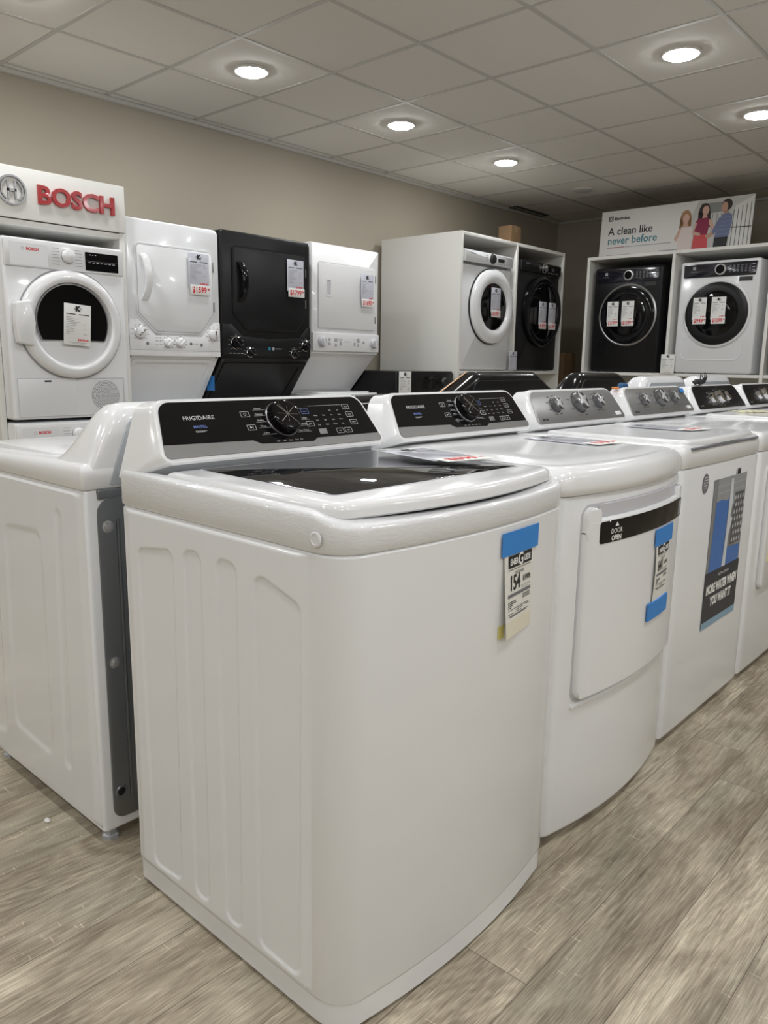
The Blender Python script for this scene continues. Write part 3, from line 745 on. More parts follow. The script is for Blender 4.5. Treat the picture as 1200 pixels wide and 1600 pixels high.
q = MB(); q.text('MORE WATER WHEN', fr3.at(.418, .440), .040, .0025, bold=.0022, sx=.72).text('YOU WANT IT', fr3.at(.418, .396), .040, .0025, bold=.0022, sx=.72).text('DEEP FILL OPTION', fr3.at(.425, .478), .013, .0025, sx=.9)
q.build('sticker_lettering', M['paper'], ps, 0)

t4, d4, f4, L4 = flat_machine('dryer', 'white dryer with grey three-knob console, yellow tape on its door', 'dryer', 2.870, .696, .826, 'd', M['steel'], KN)
dr = MB().plate(rr(.110, .610, .335, .800, .03), FR(-.001), 0, .016, .006).build('door', M['enamel'], t4, 50)
MB().plate(offset(rr(.110, .610, .335, .800, .03), -.006), FR(-.0005), 0, .002, .0005).build('door_surround', M['shade_plastic'], t4)
MB().plate(roundpoly([(.155, .43), (.185, .44), (.182, .60), (.160, .61)], .006, 3), FR(-.017), 0, .004, .0015).build('door_tape', M['yellow_tape'], dr)
t5, d5, f5, L5 = flat_machine('top_load_washer', 'white washer with black three-knob console carrying a black cable bundle', 'washing machine', 3.572, .696, .826, 'w', M['black_panel'], [(.235, .052, .026), (.345, .056, .034), (.440, .058, .026)])
t6, d6, f6, L6 = flat_machine('dryer', 'white dryer with black knobbed console at the far right end of the front row', 'dryer', 4.276, .696, .826, 'd', M['black_panel'], [(.235, .052, .026), (.345, .056, .034), (.440, .058, .026)])
for tt, ff in ((t5, f5), (t6, f6)): MB().fbox(ff, .055, .095, .012, .020, .004, .006, .001).build('brand_badge', M['satin'], tt)
b = MB(); secs = [[(x, y, z) for x, y in offset(lp3, i)] for i, z in ((.012, .9135), (.003, .9135), (0, .916), (0, .926), (.003, .931), (.010, .934), (.026, .9335))]; b.loft(secs); b.build('lid', M['plastic'], t5, 50)

# small things on the consoles and lids
t = thing('cable_bundle', 'small black frayed cable bundle on top of a black console', 'cable', (3.735, 1.375, 1.062))
r_ = random.Random(5); b = MB()
b.tube([(-.05 + .1 * i / 12, .012 * math.sin(i * 1.3), .006 + .008 * abs(math.sin(i * .9))) for i in range(13)], .009, 8)
b.tube([(-.03 + .06 * i / 8, .012 * math.cos(i), .017) for i in range(9)], .009, 8); b.build('coil', M['ink'], t)
b = MB()
for k in range(9):
    x = .012 + k * .006; b.tube([(x, 0, .012), (x + r_.uniform(-.006, .012), r_.uniform(-.01, .01), .025), (x + r_.uniform(-.008, .022), r_.uniform(-.014, .012), .045 + r_.uniform(-.01, .012))], [.0035, .0025, .0008], 6)
b.build('frayed_ends', M['ink'], t)
tag(MB().fbox(F((2.868 + .60, .826 + .53, 1.030), (1, 0, 0), (0, .065, .102)), 0, .040, 0, .022, .0, .0015, .0004).build('blue_tape_piece', M['blue_tape']), 'scrap of blue tape on the upper corner of a grey console', 'tape')
b = MB()
for k in range(2):
    path = [(.0 + .18 * i / 10, -.06 * i / 10 + .05 * k, .0015 + .004 * abs(math.sin(i * 1.7 + k))) for i in range(11)]
    secs = [[(x, y - .017, z), (x, y + .017, z + .0015), (x, y + .017, z + .0030), (x, y - .017, z + .0015)] for x, y, z in path]; b.loft(secs)
o = b.build('tape_strip', M['yellow_tape'], None); o.location = (3.86, 1.22, .9335); o.rotation_euler = (0, 0, -.3)
tag(o, 'crumpled pale yellow tape strips lying on a washer lid', 'tape')

# price signs lying on lids
def flat_sign(label, x, y, z, ang, w, h, price, old, seed, tilt=0.):
    f = F((x, y, z), (math.cos(ang), math.sin(ang), 0), (-math.sin(ang), math.cos(ang), tilt))
    price_sign('price_sign', label, f, w, h, price, old, group='price signs lying on lids', seed=seed, gap=.0008)
flat_sign('price sign in a plastic sleeve lying on the glass lid', 1.310, 1.035, .9324, -.22, .14, .215, '$899', '$1099', 11)
flat_sign('price sign in a plastic sleeve lying flat on the top of the dryer', 1.915, .995, .9308, -.12, .14, .215, '$799', '$999', 12)
flat_sign('price sign lying on the lid of the washer with the blue water picture', 2.545, .985, .9356, -.10, .14, .215, '$749', '$899', 13)

# ------------------------------------------------------------------ BACK ROW, seen from behind
BY = 1.585
def back_row(label, x0, x1, cat, name, m, mtop, detailed=False, ztop=1.045, group='back row of laundry machines seen from behind', edge=None, d=.665, inset=.085, linear=False):
    w = x1 - x0
    t = thing(name, label, cat, (x1, BY + d, 0), PI, group=group)
    b = MB(); secs = []
    for ins, z in ((.005, .036), (0, .042), (0, .850), (.003, .858)): secs.append(zloop(footprint(w - .006, d, .03, .045, .008, ins), z))
    secs = [[(x + .003, y, z) for x, y, z in s_] for s_ in secs]
    b.loft(secs)
    if detailed:
        pol = [(roundconv([(d - .36 - .10, .165), (d - .24, .150), (d - .225, .735), (d - .43, .722)], .03), 0), (roundconv([(d - .175, .15), (d - .14, .15), (d - .115, .80), (d - .14, .80)], .015), 0), (roundconv([(.03, .1), (d - .52, .12), (d - .50, .80), (.03, .80)], .03), 0)]
        embossed_side(b, w - .003, 1, .045, d - .008, .05, .852, pol, .003, .012, 110, 130)
    b.build('body', m, t, 35)
    for sx in (.035, w - .035):
        for sy in (.06, d - .035): MB().lathe([(.02, 0), (.022, .012), (.016, .016), (.016, .04)], UP().at(sx, sy), 6).build('foot', M['galv_pale'], t, 0)
    # moulded top, gently rising to the rear
    P = lambda i: footprint(w, d, .034, .05, .012, i)
    zt_ = lambda x, y: .900 + .016 * min(1, max(0, y / .45))
    b = MB(); secs = [zloop(P(i), z) for i, z in ((.003, lambda x, y: .859), (0, lambda x, y: .863), (-.001, lambda x, y: zt_(x, y) - .018), (.002, lambda x, y: zt_(x, y) - .008), (.009, lambda x, y: zt_(x, y) - .002), (.02, zt_), (.06, zt_), (.12, lambda x, y: .906))]
    b.loft(secs).build('moulded_top', mtop, t, 60)
    MB().rbox(.06, w - .06, .03, .42, .900, .9165, .004, .04).build('lid', mtop, t)
    # console shell: a section across depth, lofted along the width with sloping shoulders
    xs = [0, .004, .010, .018, .03, .045, .062, .08, .10, .125, .15, .175, .20, .23]; xs = xs + [w / 2] + [w - q for q in xs[::-1]]
    secs = []; ya, yb = .43, d - .001
    for x in xs:
        e = min(x, w - x)
        s_ = float(min(1, e / .012) * (.60 + .40 * min(1, e / inset))) if linear else float(smooth(.5 + .5 * min(1, e / (inset + .03))) - .5) * 2
        Q = []
        for i in range(15): u = i / 14; Q.append((ya + (yb - .062 - ya) * u, .912 + (ztop - .002 - .912) * float(smooth(u)) ** 1.1))
        Q += [(yb - .048, ztop), (yb - .034, ztop - .001), (yb - .020, ztop - .006), (yb - .009, ztop - .016), (yb - .003, ztop - .032), (yb, ztop - .06), (yb, .90), (yb, .870)]
        bl = lambda y: .903 - .035 * max(0, (y - ya) / (yb - ya))
        xi = .004
        sec = [(max(xi, min(w - xi, x)), y, bl(y) + s_ * (max(z, bl(y)) - bl(y)) if y < yb - 1e-6 else bl(y) + s_ * (z - bl(y))) for y, z in Q]
        sec += [(max(xi, min(w - xi, x)), yb - .02, .866), (max(xi, min(w - xi, x)), ya, .895)]
        secs.append(sec)
    MB().loft(secs).build('console', mtop, t, 50)
    # metal plate closing the back of the console and the cabinet
    fb = F((0, d, 0), (-1, 0, 0), (0, 0, 1))        # faces the rear
    pl = MB().use(M['galv']); pl.plate(roundpoly([(-w + .028, .062), (-.028, .062), (-.028, .836), (-w + .028, .836)], .03, 5), fb, -.004, .0035, .002)
    for xx in (-w + .075, -.075): pl.plate(rr(xx - .004, xx + .004, .1, .79, .004), fb, .003, .008, .003)
    bp = pl.build('back_plate', M['galv'], t, 40)
    for zz in (.775, .455): 
        for xx in (-w + .050, -.050): MB().lathe([(.014, 0), (.014, .002), (.009, .003), (.0075, .0075), (0, .0085)], fb.at(xx, zz, .0035), 18).build('screw', M['chrome'], bp)
    for xx in (-w + .050, -.050): MB().lathe([(.016, 0), (.014, .0022), (.011, .0022), (.010, .0), (0, .0)], fb.at(xx, .130, .0035), 18).build('screw', M['galv'], bp)
    cp = MB(); cp.plate(roundpoly([(-w + .060, .866), (-.060, .866), (-.075 - inset * .5, ztop - .030), (-w + .075 + inset * .5, ztop - .030)], [.006, .006, .03, .03], 5), fb, -.004, .0030, .0015)
    cp.build('console_back', M['galv_pale'] if m is not M['black_enamel'] else M['black_panel'], t, 40)
    st = MB(); st.rbox(.03, w - .03, d - .003, d + .006, .838, .858, .002)
    for k in range(int((w - .1) / .03)): st.rbox(.045 + k * .03, .055 + k * .03, d + .004, d + .010, .839, .857, .001)
    st.build('hinge_strip', M['galv'] if m is not M['black_enamel'] else M['dark_plastic'], t, 40)
    if edge: 
        zz = ztop; MB().tube([(w - .018, d - .055, .888 + (zz - .888) * .634 + .001), (w - .10, d - .055, .888 + (zz - .888) * .8 + .001), (w - .19, d - .055, .888 + (zz - .888) * .98 + .001)], .0035, 8).build('edge_reflection', edge, t)  # reflection along the sloping shoulder, painted as a thin brown tube
    return t
back_row('white machine at the left edge seen from behind, grey metal back plate showing', .785, 1.475, 'washing machine', 'top_load_washer', M['enamel'], M['plastic'], True)
back_row('dark machine seen from behind, low dark top peeping over the second black console', 1.484, 2.040, 'washing machine', 'top_load_washer', M['black_enamel'], M['black_enamel'], ztop=1.046)
back_row('black machine with rounded console seen from behind, beneath the big white cabinet', 2.050, 2.840, 'washing machine', 'top_load_washer', M['black_enamel'], M['black_enamel'], ztop=1.116, edge=M['reflect_brown'], inset=.20, linear=True)
back_row('black machine seen from behind, right of the one with the painted brown reflection on its slope', 2.850, 3.525, 'dryer', 'dryer', M['black_enamel'], M['black_enamel'], ztop=1.113, inset=.14)
back_row('white machine seen from behind above the grey consoles, left of a white twin', 3.535, 4.205, 'washing machine', 'top_load_washer', M['enamel'], M['plastic'], ztop=1.095)
back_row('white machine seen from behind, right of its white twin', 4.215, 4.885, 'dryer', 'dryer', M['enamel'], M['plastic'], ztop=1.095)
t = thing('tape_wad', 'crumpled wad of blue tape on the left end of the second grey console', 'tape', (2.985, 1.408, 1.052))
b = MB(); r_ = random.Random(9)
for k in range(3): b.lathe([(0, 0), (.020, .001), (.027, .008), (.024, .018), (.012, .024), (0, .023)], UP().at(-.012 + .014 * k, .003 * (k - 1)), 9, sx=1 + .2 * k, sy=.5)
b.build('crumpled_tape', M['blue_cloth'], t, 25)
tag(MB().rbox(2.905, 2.935, 1.395, 1.415, 1.052, 1.060, .003).build('orange_clip', M['orange']), 'tiny orange clip on top of the grey console beside the blue tape wad', 'clip')

# ------------------------------------------------------------------ wall side: sign cabinet with stacked dryer and washer
FY = 3.72
t = thing('display_cabinet', 'white display cabinet with red raised lettering at the left edge', 'cabinet', (1.843, 3.80, 0))
w2 = .329
for sx in (-1, 1): MB().rbox(sx * w2 - .014, sx * w2 + .014, 0, .74, 0, 2.0, .002).build('side_panel', M['laminate'], t)
MB().rbox(-w2 + .014, w2 - .014, .72, .74, 0, 2.0, .001).build('back_panel', M['laminate'], t)
MB().rbox(-w2 + .014, w2 - .014, 0, .72, 1.98, 2.0, .002).build('top_panel', M['laminate'], t)
hd = MB().rbox(-w2 + .012, w2 + .0165, -.012, .012, 1.775, 2.0, .002).build('header_board', M['laminate'], t)
MB().rbox(-w2 + .014, w2 - .014, .0, .72, 1.742, 1.770, .002).build('header_shelf', M['laminate'], t)
fh = FR(-.012)
MB().text('BOSCH', fh.at(.090, 1.888), .114, .0, ext=.014, bold=.0032, sx=1.06).build('red_letters', M['bosch_red'], hd, 30)
e = MB(); fe = fh.at(-.221, 1.893)
circ = lambda r, n=40: [(r * math.cos(2 * PI * i / n), r * math.sin(2 * PI * i / n)) for i in range(n)]
e.ring(circ(.066), circ(.058), fe, 0, .010)
for sx in (-1, 1):
    q = [(sx * x, y) for x, y in ((.012, -.040), (.020, -.040), (.020, .040), (.012, .040))]; e.plate(q if sx > 0 else q[::-1], fe, 0, .009, 0)
    arc = [(sx * .045 * math.cos(a), .045 * math.sin(a)) for a in np.linspace(-1.0, 1.0, 12)]; arc2 = [(sx * .051 * math.cos(a), .051 * math.sin(a)) for a in np.linspace(1.0, -1.0, 12)]
    q = arc + arc2; e.plate(q if sx < 0 else q[::-1], fe, 0, .009, 0)
e.plate(rr(-.02, .02, -.006, .006, .001), fe, 0, .009, 0); e.build('round_emblem', M['emblem'], hd, 30)

def door_ring(t, f, prof, m, name='door', n=56, sx=1.): return MB().lathe(prof, f, n, sx=sx).build(name, m, t, 40)
def euro_machine(name, label, cat, x, y, z, w, h, d, dryer, group):
    t = thing(name, label, cat, (x, y, z), group=group)
    b = MB(); secs = []
    P = lambda i, z_: [(p[0], p[1] + d / 2, z_) for p in rrect(w - 2 * i, d - 2 * i, .016 - min(i, .01))]
    b.loft([P(.006, .0), P(.001, .005), P(0, .012), P(0, h - .010), P(.002, h - .004), P(.008, h)]); b.build('body', M['enamel'], t, 40)
    f = FR(0)
    cp = MB().plate(rr(-w / 2 + .004, w / 2 - .004, h - .128, h - .006, .008), f, 0, .010, .004).build('control_panel', M['plastic'], t, 40)
    MB().plate(rr(-w / 2 + .03, -w / 2 + .205, h - .122, h - .022, .002), f, .0099, .0108, 0).build('drawer_front', M['enamel'], cp, 30)
    q = MB().text('BOSCH', f.at(-w / 2 + .135, h - .048), .018, .0112, bold=.0008).build('brand_lettering', M['red_ink'], cp, 0)
    MB().ring(circ(.007, 16), circ(.0055, 16), f.at(-w / 2 + .090, h - .048), .0108, .0113).build('brand_emblem', M['mid_ink'], cp, 0); q = MB()
    for k in range(6):
        for sx, x0 in ((-1, -.03), (1, .032)): q.quad(f, x0 + sx * .025 - .017, x0 + sx * .025 + .017, h - .032 - k * .0145, h - .0295 - k * .0145, .0105)
    q.build('panel_lettering', M['mid_ink'], cp, 0)
    k = MB().lathe([(.032, .010), (.032, .014), (.029, .016), (.027, .034), (.024, .036), (0, .036)], f.at(.005, h - .062), 36).build('knob', M['plastic'], t)
    MB().lathe([(.0335, .010), (.0335, .013), (.032, .0135)], f.at(.005, h - .062), 36).build('knob_ring', M['satin'], k)
    if not dryer: return t
    MB().plate(rr(.090, .262, h - .118, h - .032, .003), f, .0099, .0115, 0).build('display', M['black_gloss'], cp, 30)
    q = MB()
    for i in range(7): q.quad(f, .105 + i * .021, .118 + i * .021, h - .081, h - .078, .0118)
    q.quad(f, .095, .258, h - .073, h - .0725, .0118)
    for i in range(3): q.quad(f, .112 + i * .014, .119 + i * .014, h - .045, h - .042, .0118)
    q.build('display_print', M['pale_ink'], cp, 0)
    c = f.at(.006, .447)
    dr = door_ring(t, c, [(.254, .0), (.254, .012), (.247, .026), (.232, .034), (.212, .037), (.203, .034), (.198, .030)], M['plastic'])
    MB().lathe([(.262, 0), (.262, .0012), (.250, .0016)], c, 56).build('door_gap', M['mid_ink'], dr, 40)
    # glass upper part and white bowl below
    gp = [(.176 * math.cos(a), .176 * math.sin(a) + .012) for a in np.linspace(-.50, PI + .50, 34)]
    MB().lathe([(.2005, .030), (.196, .014), (.190, .008), (.150, .013), (.08, .018), (0, .019)], c, 48).build('door_bowl', M['plastic'], dr, 40)
    gl = MB(); gl.loft([[c(a, b, .004) for a, b in gp], [c(a, b, .020) for a, b in gp], [c(a * .985, b * .985, .0225) for a, b in gp]]); gl.build('door_window', M['black_gloss'], dr, 30)
    MB().ring([(a * 1.03, b * 1.03) for a, b in gp], gp, c, .004, .0215).build('window_rim', M['satin'], dr, 40)
    MB().plate(roundpoly([(-.276, -.092), (-.205, -.104), (-.190, 0), (-.205, .104), (-.276, .092), (-.283, 0)], [.015, .01, .01, .01, .015, .05], 4), c, .008, .046, .008).build('door_handle', M['plastic'], dr, 50)
    pf = MB().plate(rr(-.272, .010, .012, .192, .004), f, 0, .002, .001).build('filter_flap', M['enamel'], t, 30)
    MB().ring(rr(-.274, .268, .010, .194, .004), rr(-.271, .265, .013, .191, .003), f, 0, .0022).build('flap_seam', M['shade_plastic'], t, 30)
    MB().quad(f, -.145, -.112, .175, .183, .0026).build('flap_label', M['ink'], pf, 0)
    g_ = MB(); gc = f.at(.165, .106)
    for r in range(1, 11):
        n = 6 * r
        for i in range(n): a = 2 * PI * i / n; g_.disc(gc.at(.0073 * r * math.cos(a), .0073 * r * math.sin(a)), .0022, .0012, 6)
    g_.build('vent_grille', M['ink'], t, 0)
    return t
bx = 1.829
euro_machine('front_load_dryer', 'white front-load dryer with round window below the red lettering', 'dryer', bx, FY, .852, .598, .828, .66, True, 'stacked pair in the sign cabinet')
euro_machine('front_load_washer', 'white front-load washer underneath the dryer with the round window', 'washing machine', bx, FY, .005, .598, .830, .66, False, 'stacked pair in the sign cabinet')
price_sign('price_sign', 'price sheet reading 3838 on the round window of the left dryer', F((1.776, FY - .028, 1.207), (1, 0, .0), (0, 0, 1)).rot(-.07), .135, .195, None, '$3838.00', seed=21, gap=.002, sheet='paper')

# ------------------------------------------------------------------ laundry centres
def laundry_center(label, x0, x1, y, ztop, zcp0, zcp1, mm, mp, kind, zs, ys):
    w = x1 - x0; t = thing('laundry_center', label, 'stacked washer dryer', (x0, y, 0), group='one-piece laundry centres')
    D = min(4.50 - y, .70); r = .03 if kind != 'square' else .010
    # dryer case
    b = MB(); secs = []
    fr = F((0, 0, 0), (1, 0, 0), (0, 0, 1))
    ol = rr(0, w, zcp0 - .02, ztop, r, 6)
    secs = [[(a, D, b_) for a, b_ in ol], [(a, .012, b_) for a, b_ in ol], [(a, .004, b_) for a, b_ in offset(ol, .003)], [(a, 0, b_) for a, b_ in offset(ol, .010)]]
    b.loft(secs); b.build('dryer_case', mm, t, 40)
    f = FR(0)
    # sloping recess between dryer and washer lid, then the washer below
    prof = [(.012, zcp0 - .012), (ys, zs), (D, zs), (D, zcp0 - .012)]
    b = MB(); b.loft([[(x, a, c) for a, c in prof] for x in (.006, w - .006)]); b.build('recess_panel', mm, t, 30)
    nv = math.hypot(ys - .012, zs - zcp0 + .012); fs = F((0, .012, zcp0 - .012), (1, 0, 0), (0, -(ys - .012), zcp0 - .012 - zs)); 
    if kind != 'square':
        MB().ring(roundpoly([(.035, -nv + .03), (w - .035, -nv + .03), (w - .035, -.03), (.035, -.03)], .02, 4), roundpoly([(.085, -nv + .03), (w - .085, -nv + .03), (w - .055, -.048), (.055, -.048)], .02, 4), fs, 0, .005).build('recess_border', mm, t, 40)
        for sx in (.02, w - .02): MB().lathe([(.006, 0), (.005, .002), (0, .003)], fs.at(sx, -.014), 12).build('screw', M['grey_ink'] if mm is not M['black_enamel'] else M['satin'], t)
    b = MB().rbox(0, w, -.01, D, .03, zs - .03, .006, .02); b.build('washer_body', mm, t)
    tp = M['plastic'] if mm is not M['black_enamel'] else mm
    b = MB().rbox(0, w, -.02, D, zs - .03, zs, .010, .03, 4); b.build('washer_top', tp, t)
    MB().rbox(.07, w - .07, .0, ys - .02, zs - .002, zs + .010, .004, .03).build('washer_lid', tp, t)
    for sx in (.05, w - .05):
        for sy in (.05, D - .05): MB().lathe([(.02, 0), (.02, .012), (.014, .03)], UP().at(sx, sy), 12).build('foot', M['dark_plastic'], t)
    return t, f, w
# left: white, octagonal door
t, f, w = laundry_center('white laundry centre with angled door, price flag 1599, beside the sign cabinet', 2.192, 2.784, 3.82, 1.868, 1.178, 1.36, M['enamel'], M['plastic'], 'oct', .85, .24)
dp = roundpoly([(.170, 1.292), (.450, 1.292), (.540, 1.40), (.540, 1.735), (.065, 1.735), (.065, 1.385)], [.03, .03, .03, .02, .02, .03], 5)
cp = MB().plate([(.006, 1.19), (w - .006, 1.19), (w - .006, 1.352), (.548, 1.352), (.458, 1.268), (.165, 1.268), (.055, 1.352), (.006, 1.352)], f, 0, .006, .002).build('control_panel', M['plastic'], t, 30)
MB().plate(roundpoly([(.004, 1.160), (w - .004, 1.160), (w - .004, 1.190), (.004, 1.190)], .004, 3), f, -.004, .004, .002).build('lower_lip', M['plastic'], t)
MB().ring(offset(dp, -.010), offset(dp, -.001), f, 0, .007).build('door_surround', M['plastic'], t, 40)
MB().ring(offset(dp, -.0025), offset(dp, .002), f, .001, .0074).build('door_seal', M['mid_ink'], t, 30)
dr = MB().plate(dp, f, .001, .010, .003).build('door', M['enamel'], t, 40)
def curved_handle(parent, f, a, b0, b1, wd, m, depth=.035):
    P = [(a + .014 * math.sin(PI * i / 12), b0 + (b1 - b0) * i / 12, depth * math.sin(PI * i / 12) ** .6) for i in range(13)]; mb = MB(); secs = []
    for p in P: secs.append([f(p[0] + u, p[1], .008 + p[2] + c) for u, c in ((-wd / 2, -.004), (wd / 2, -.004), (wd / 2, .006), (wd / 2 - .006, .010), (-wd / 2 + .006, .010), (-wd / 2, .006))])
    return mb.loft(secs).build('door_handle', m, parent, 50)
curved_handle(dr, f, .100, 1.452, 1.688, .040, M['plastic'])
for z in (1.44, 1.66): MB().fbox(f, .541, .549, z - .028, z + .028, .004, .012, .002).build('hinge', M['satin'], t)
for x, z, r in ((.068, 1.283, .030), (.238, 1.231, .024), (.315, 1.233, .024), (.541, 1.283, .030)):
    k = MB().lathe([(r * 1.08, .005), (r * 1.08, .008), (r, .009), (r * .92, .026), (r * .8, .029), (0, .029)], f.at(x, z), 32).build('knob', M['plastic'], t)
    MB().lathe([(r * 1.15, .005), (r * 1.15, .0075), (r * 1.08, .008)], f.at(x, z), 32).build('knob_ring', M['chrome'], k)
    MB().fbox(f.at(x, z).rot(2.3 if x < .4 else 0), -.005, .005, -r * .85, r * .85, .026, .036, .002).build('knob_grip', M['chrome'] if r > .028 else M['plastic'], k)
q = MB()
for x, z in ((.11, 1.225), (.455, 1.225)): q.disc(f.at(x, z), .009, .0064, 16)
q.disc(f.at(.385, 1.230), .009, .0064, 16)
for i in range(5): q.quad(f, .185, .192, 1.222 + i * .017, 1.226 + i * .017, .0064); q.quad(f, .158, .178, 1.222 + i * .017, 1.2245 + i * .017, .0063)
for x, z, r in ((.068, 1.283, .030), (.541, 1.283, .030), (.238, 1.231, .024), (.315, 1.233, .024)):
    for i in range(9): a = -2.4 + i * .6; q.quad(f, x + 1.6 * r * math.sin(a) - .006, x + 1.6 * r * math.sin(a) + .006, z + 1.4 * r * math.cos(a) - .0012, z + 1.4 * r * math.cos(a) + .0012, .0063)
q.quad(f, .400, .435, 1.229, 1.232, .0063); q.build('panel_lettering', M['grey_ink'], cp, 0)
price_sign('price_sign', 'price sheet with red flag 1599 on the white angled dryer door', F((2.192 + .375, 3.82 - .012, 1.535), (1, 0, 0), (0, 0, 1)), .135, .190, '$1599', '$1899.00', seed=22)

# middle: black
t, f, w = laundry_center('black laundry centre between the two white ones', 2.792, 3.492, 3.82, 1.882, 1.165, 1.34, M['graphite'], M['black_gloss'], 'round', .86, .24)
dp = roundpoly([(.190, 1.330), (.575, 1.330), (.645, 1.42), (.650, 1.790), (.092, 1.790), (.092, 1.42)], [.05, .05, .03, .02, .02, .03], 6)
cp = MB().plate([(.004, 1.166), (w - .004, 1.166), (w - .004, 1.352), (.66, 1.352), (.60, 1.285), (.35, 1.272), (.15, 1.285), (.07, 1.352), (.004, 1.352)], f, 0, .005, .002).build('control_panel', M['black_panel'], t, 30)
MB().ring(offset(dp, -.012), offset(dp, -.001), f, 0, .006).build('door_surround', M['graphite'], t, 40)
MB().ring(offset(dp, -.004), offset(dp, .002), f, .001, .0066).build('door_seal', M['void'], t, 30)
dr = MB().plate(dp, f, .001, .009, .003).build('door', M['graphite'], t, 40)
curved_handle(dr, f, .135, 1.487, 1.710, .046, M['black_gloss'])
for z in (1.50, 1.69): MB().fbox(f, .651, .658, z - .026, z + .026, .004, .011, .002).build('hinge', M['satin'], t)
for x, z, r in ((.100, 1.244, .032), (.204, 1.188, .024), (.558, 1.190, .024), (.655, 1.239, .030)):
    k = MB().lathe([(r, .004), (r * .94, .024), (r * .8, .028), (0, .028)], f.at(x, z), 32).build('knob', M['black_gloss'], t)
    MB().lathe([(r * 1.18, .004), (r * 1.18, .008), (r * 1.08, .010), (r, .008)], f.at(x, z), 32).build('knob_ring', M['chrome'], k)
    MB().fbox(f.at(x, z).rot(.8), -.005, .005, -r * .8, r * .8, .026, .034, .002).build('knob_grip', M['dark_plastic'], k)
q = MB()
for x, z, r in ((.100, 1.244, .032), (.204, 1.188, .024), (.558, 1.190, .024), (.655, 1.239, .030)):
    for i in range(9): 
        a = -2.4 + i * .6; px = x + 1.65 * r * math.sin(a); pz = z + 1.45 * r * math.cos(a)
        if px < w - .012 and pz > 1.172: q.quad(f, px - .007, px + .007, pz - .0012, pz + .0012, .0056)
for i in range(4): q.quad(f, .05 + i * .028, .07 + i * .028, 1.182, 1.186, .0056)
q.disc(f.at(.385, 1.216), .010, .0056, 16); q.quad(f, .402, .455, 1.214, 1.218, .0056); q.build('panel_lettering', M['mid_ink'], cp, 0)
MB().quad(f, .345, .364, 1.207, 1.226, .0056).build('blue_badge', mat('teal_badge', (.02, .20, .32), .4), cp, 0)
MB().fbox(F((2.792 - 2.792 - .0005, .10, 1.02), (0, -1, 0), (0, 0, 1)), -.06, .02, -.06, .03, 0, .001, .0003).build('blue_tape_patch', M['blue_tape'], t)
price_sign('price_sign', 'price sheet with red flag 1799 on the black dryer door', F((2.792 + .492, 3.82 - .012, 1.572), (1, 0, 0), (0, 0, 1)), .136, .190, '$1799', '$2199.00', seed=23)

# right: white square cornered
t, f, w = laundry_center('white square-cornered laundry centre right of the black one', 3.574, 4.228, 3.90, 1.912, 1.213, 1.34, M['enamel_soft'], M['plastic'], 'square', .925, .28)
dp = rr(.062, .612, 1.366, 1.790, .018, 5)
MB().ring(offset(dp, -.006), offset(dp, .001), f, 0, .004).build('door_surround', M['enamel_soft'], t, 40)
MB().ring(offset(dp, -.002), offset(dp, .002), f, .0005, .0045).build('door_seal', M['mid_ink'], t, 30)
dr = MB().plate(dp, f, .001, .008, .003).build('door', M['enamel_soft'], t, 40)
MB().ring(rr(.128, .180, 1.575, 1.690, .008), rr(.136, .172, 1.585, 1.680, .006), f, .006, .0105).build('handle_recess_rim', M['plastic'], dr, 40)
MB().quad(f, .136, .172, 1.585, 1.680, .0085).build('handle_recess', M['shade_plastic'], dr, 0)
for z in (1.44, 1.72): MB().fbox(f, .614, .621, z - .025, z + .025, .003, .009, .002).build('hinge', M['satin'], t)
cp = MB().plate(rr(.003, w - .003, 1.213, 1.336, .006), f, 0, .014, .004).build('control_panel', M['plastic'], t, 40)
for x in (.082, .592):
    k = MB().lathe([(.036, .013), (.036, .017), (.032, .019), (.030, .038), (.026, .042), (0, .042)], f.at(x, 1.275), 32).build('knob', M['shade_plastic'], t)
    MB().fbox(f.at(x, 1.275).rot(.3), -.006, .006, -.028, .028, .040, .046, .002).build('knob_grip', M['plastic'], k)
q = MB()
for x, z, ww, hh in ((.155, 1.29, .022, .018), (.155, 1.262, .022, .018), (.215, 1.288, .03, .022), (.215, 1.255, .018, .022), (.26, 1.295, .04, .004), (.26, 1.285, .03, .004), (.262, 1.265, .02, .025), (.435, 1.29, .028, .028), (.435, 1.258, .014, .02), (.40, 1.265, .018, .025), (.40, 1.295, .03, .004), (.49, 1.278, .022, .016)): q.quad(f, x - ww / 2, x + ww / 2, z - hh / 2, z + hh / 2, .0144)
q.text('FRIGIDAIRE', f.at(.325, 1.278), .011, .0144); q.build('panel_lettering', M['mid_ink'], cp, 0)
price_sign('price_sign', 'price sheet with red flag on the square white dryer door', F((3.574 + .455, 3.90 - .012, 1.56), (1, 0, 0), (0, 0, 1)), .128, .185, '$1695', '$1999', seed=24)

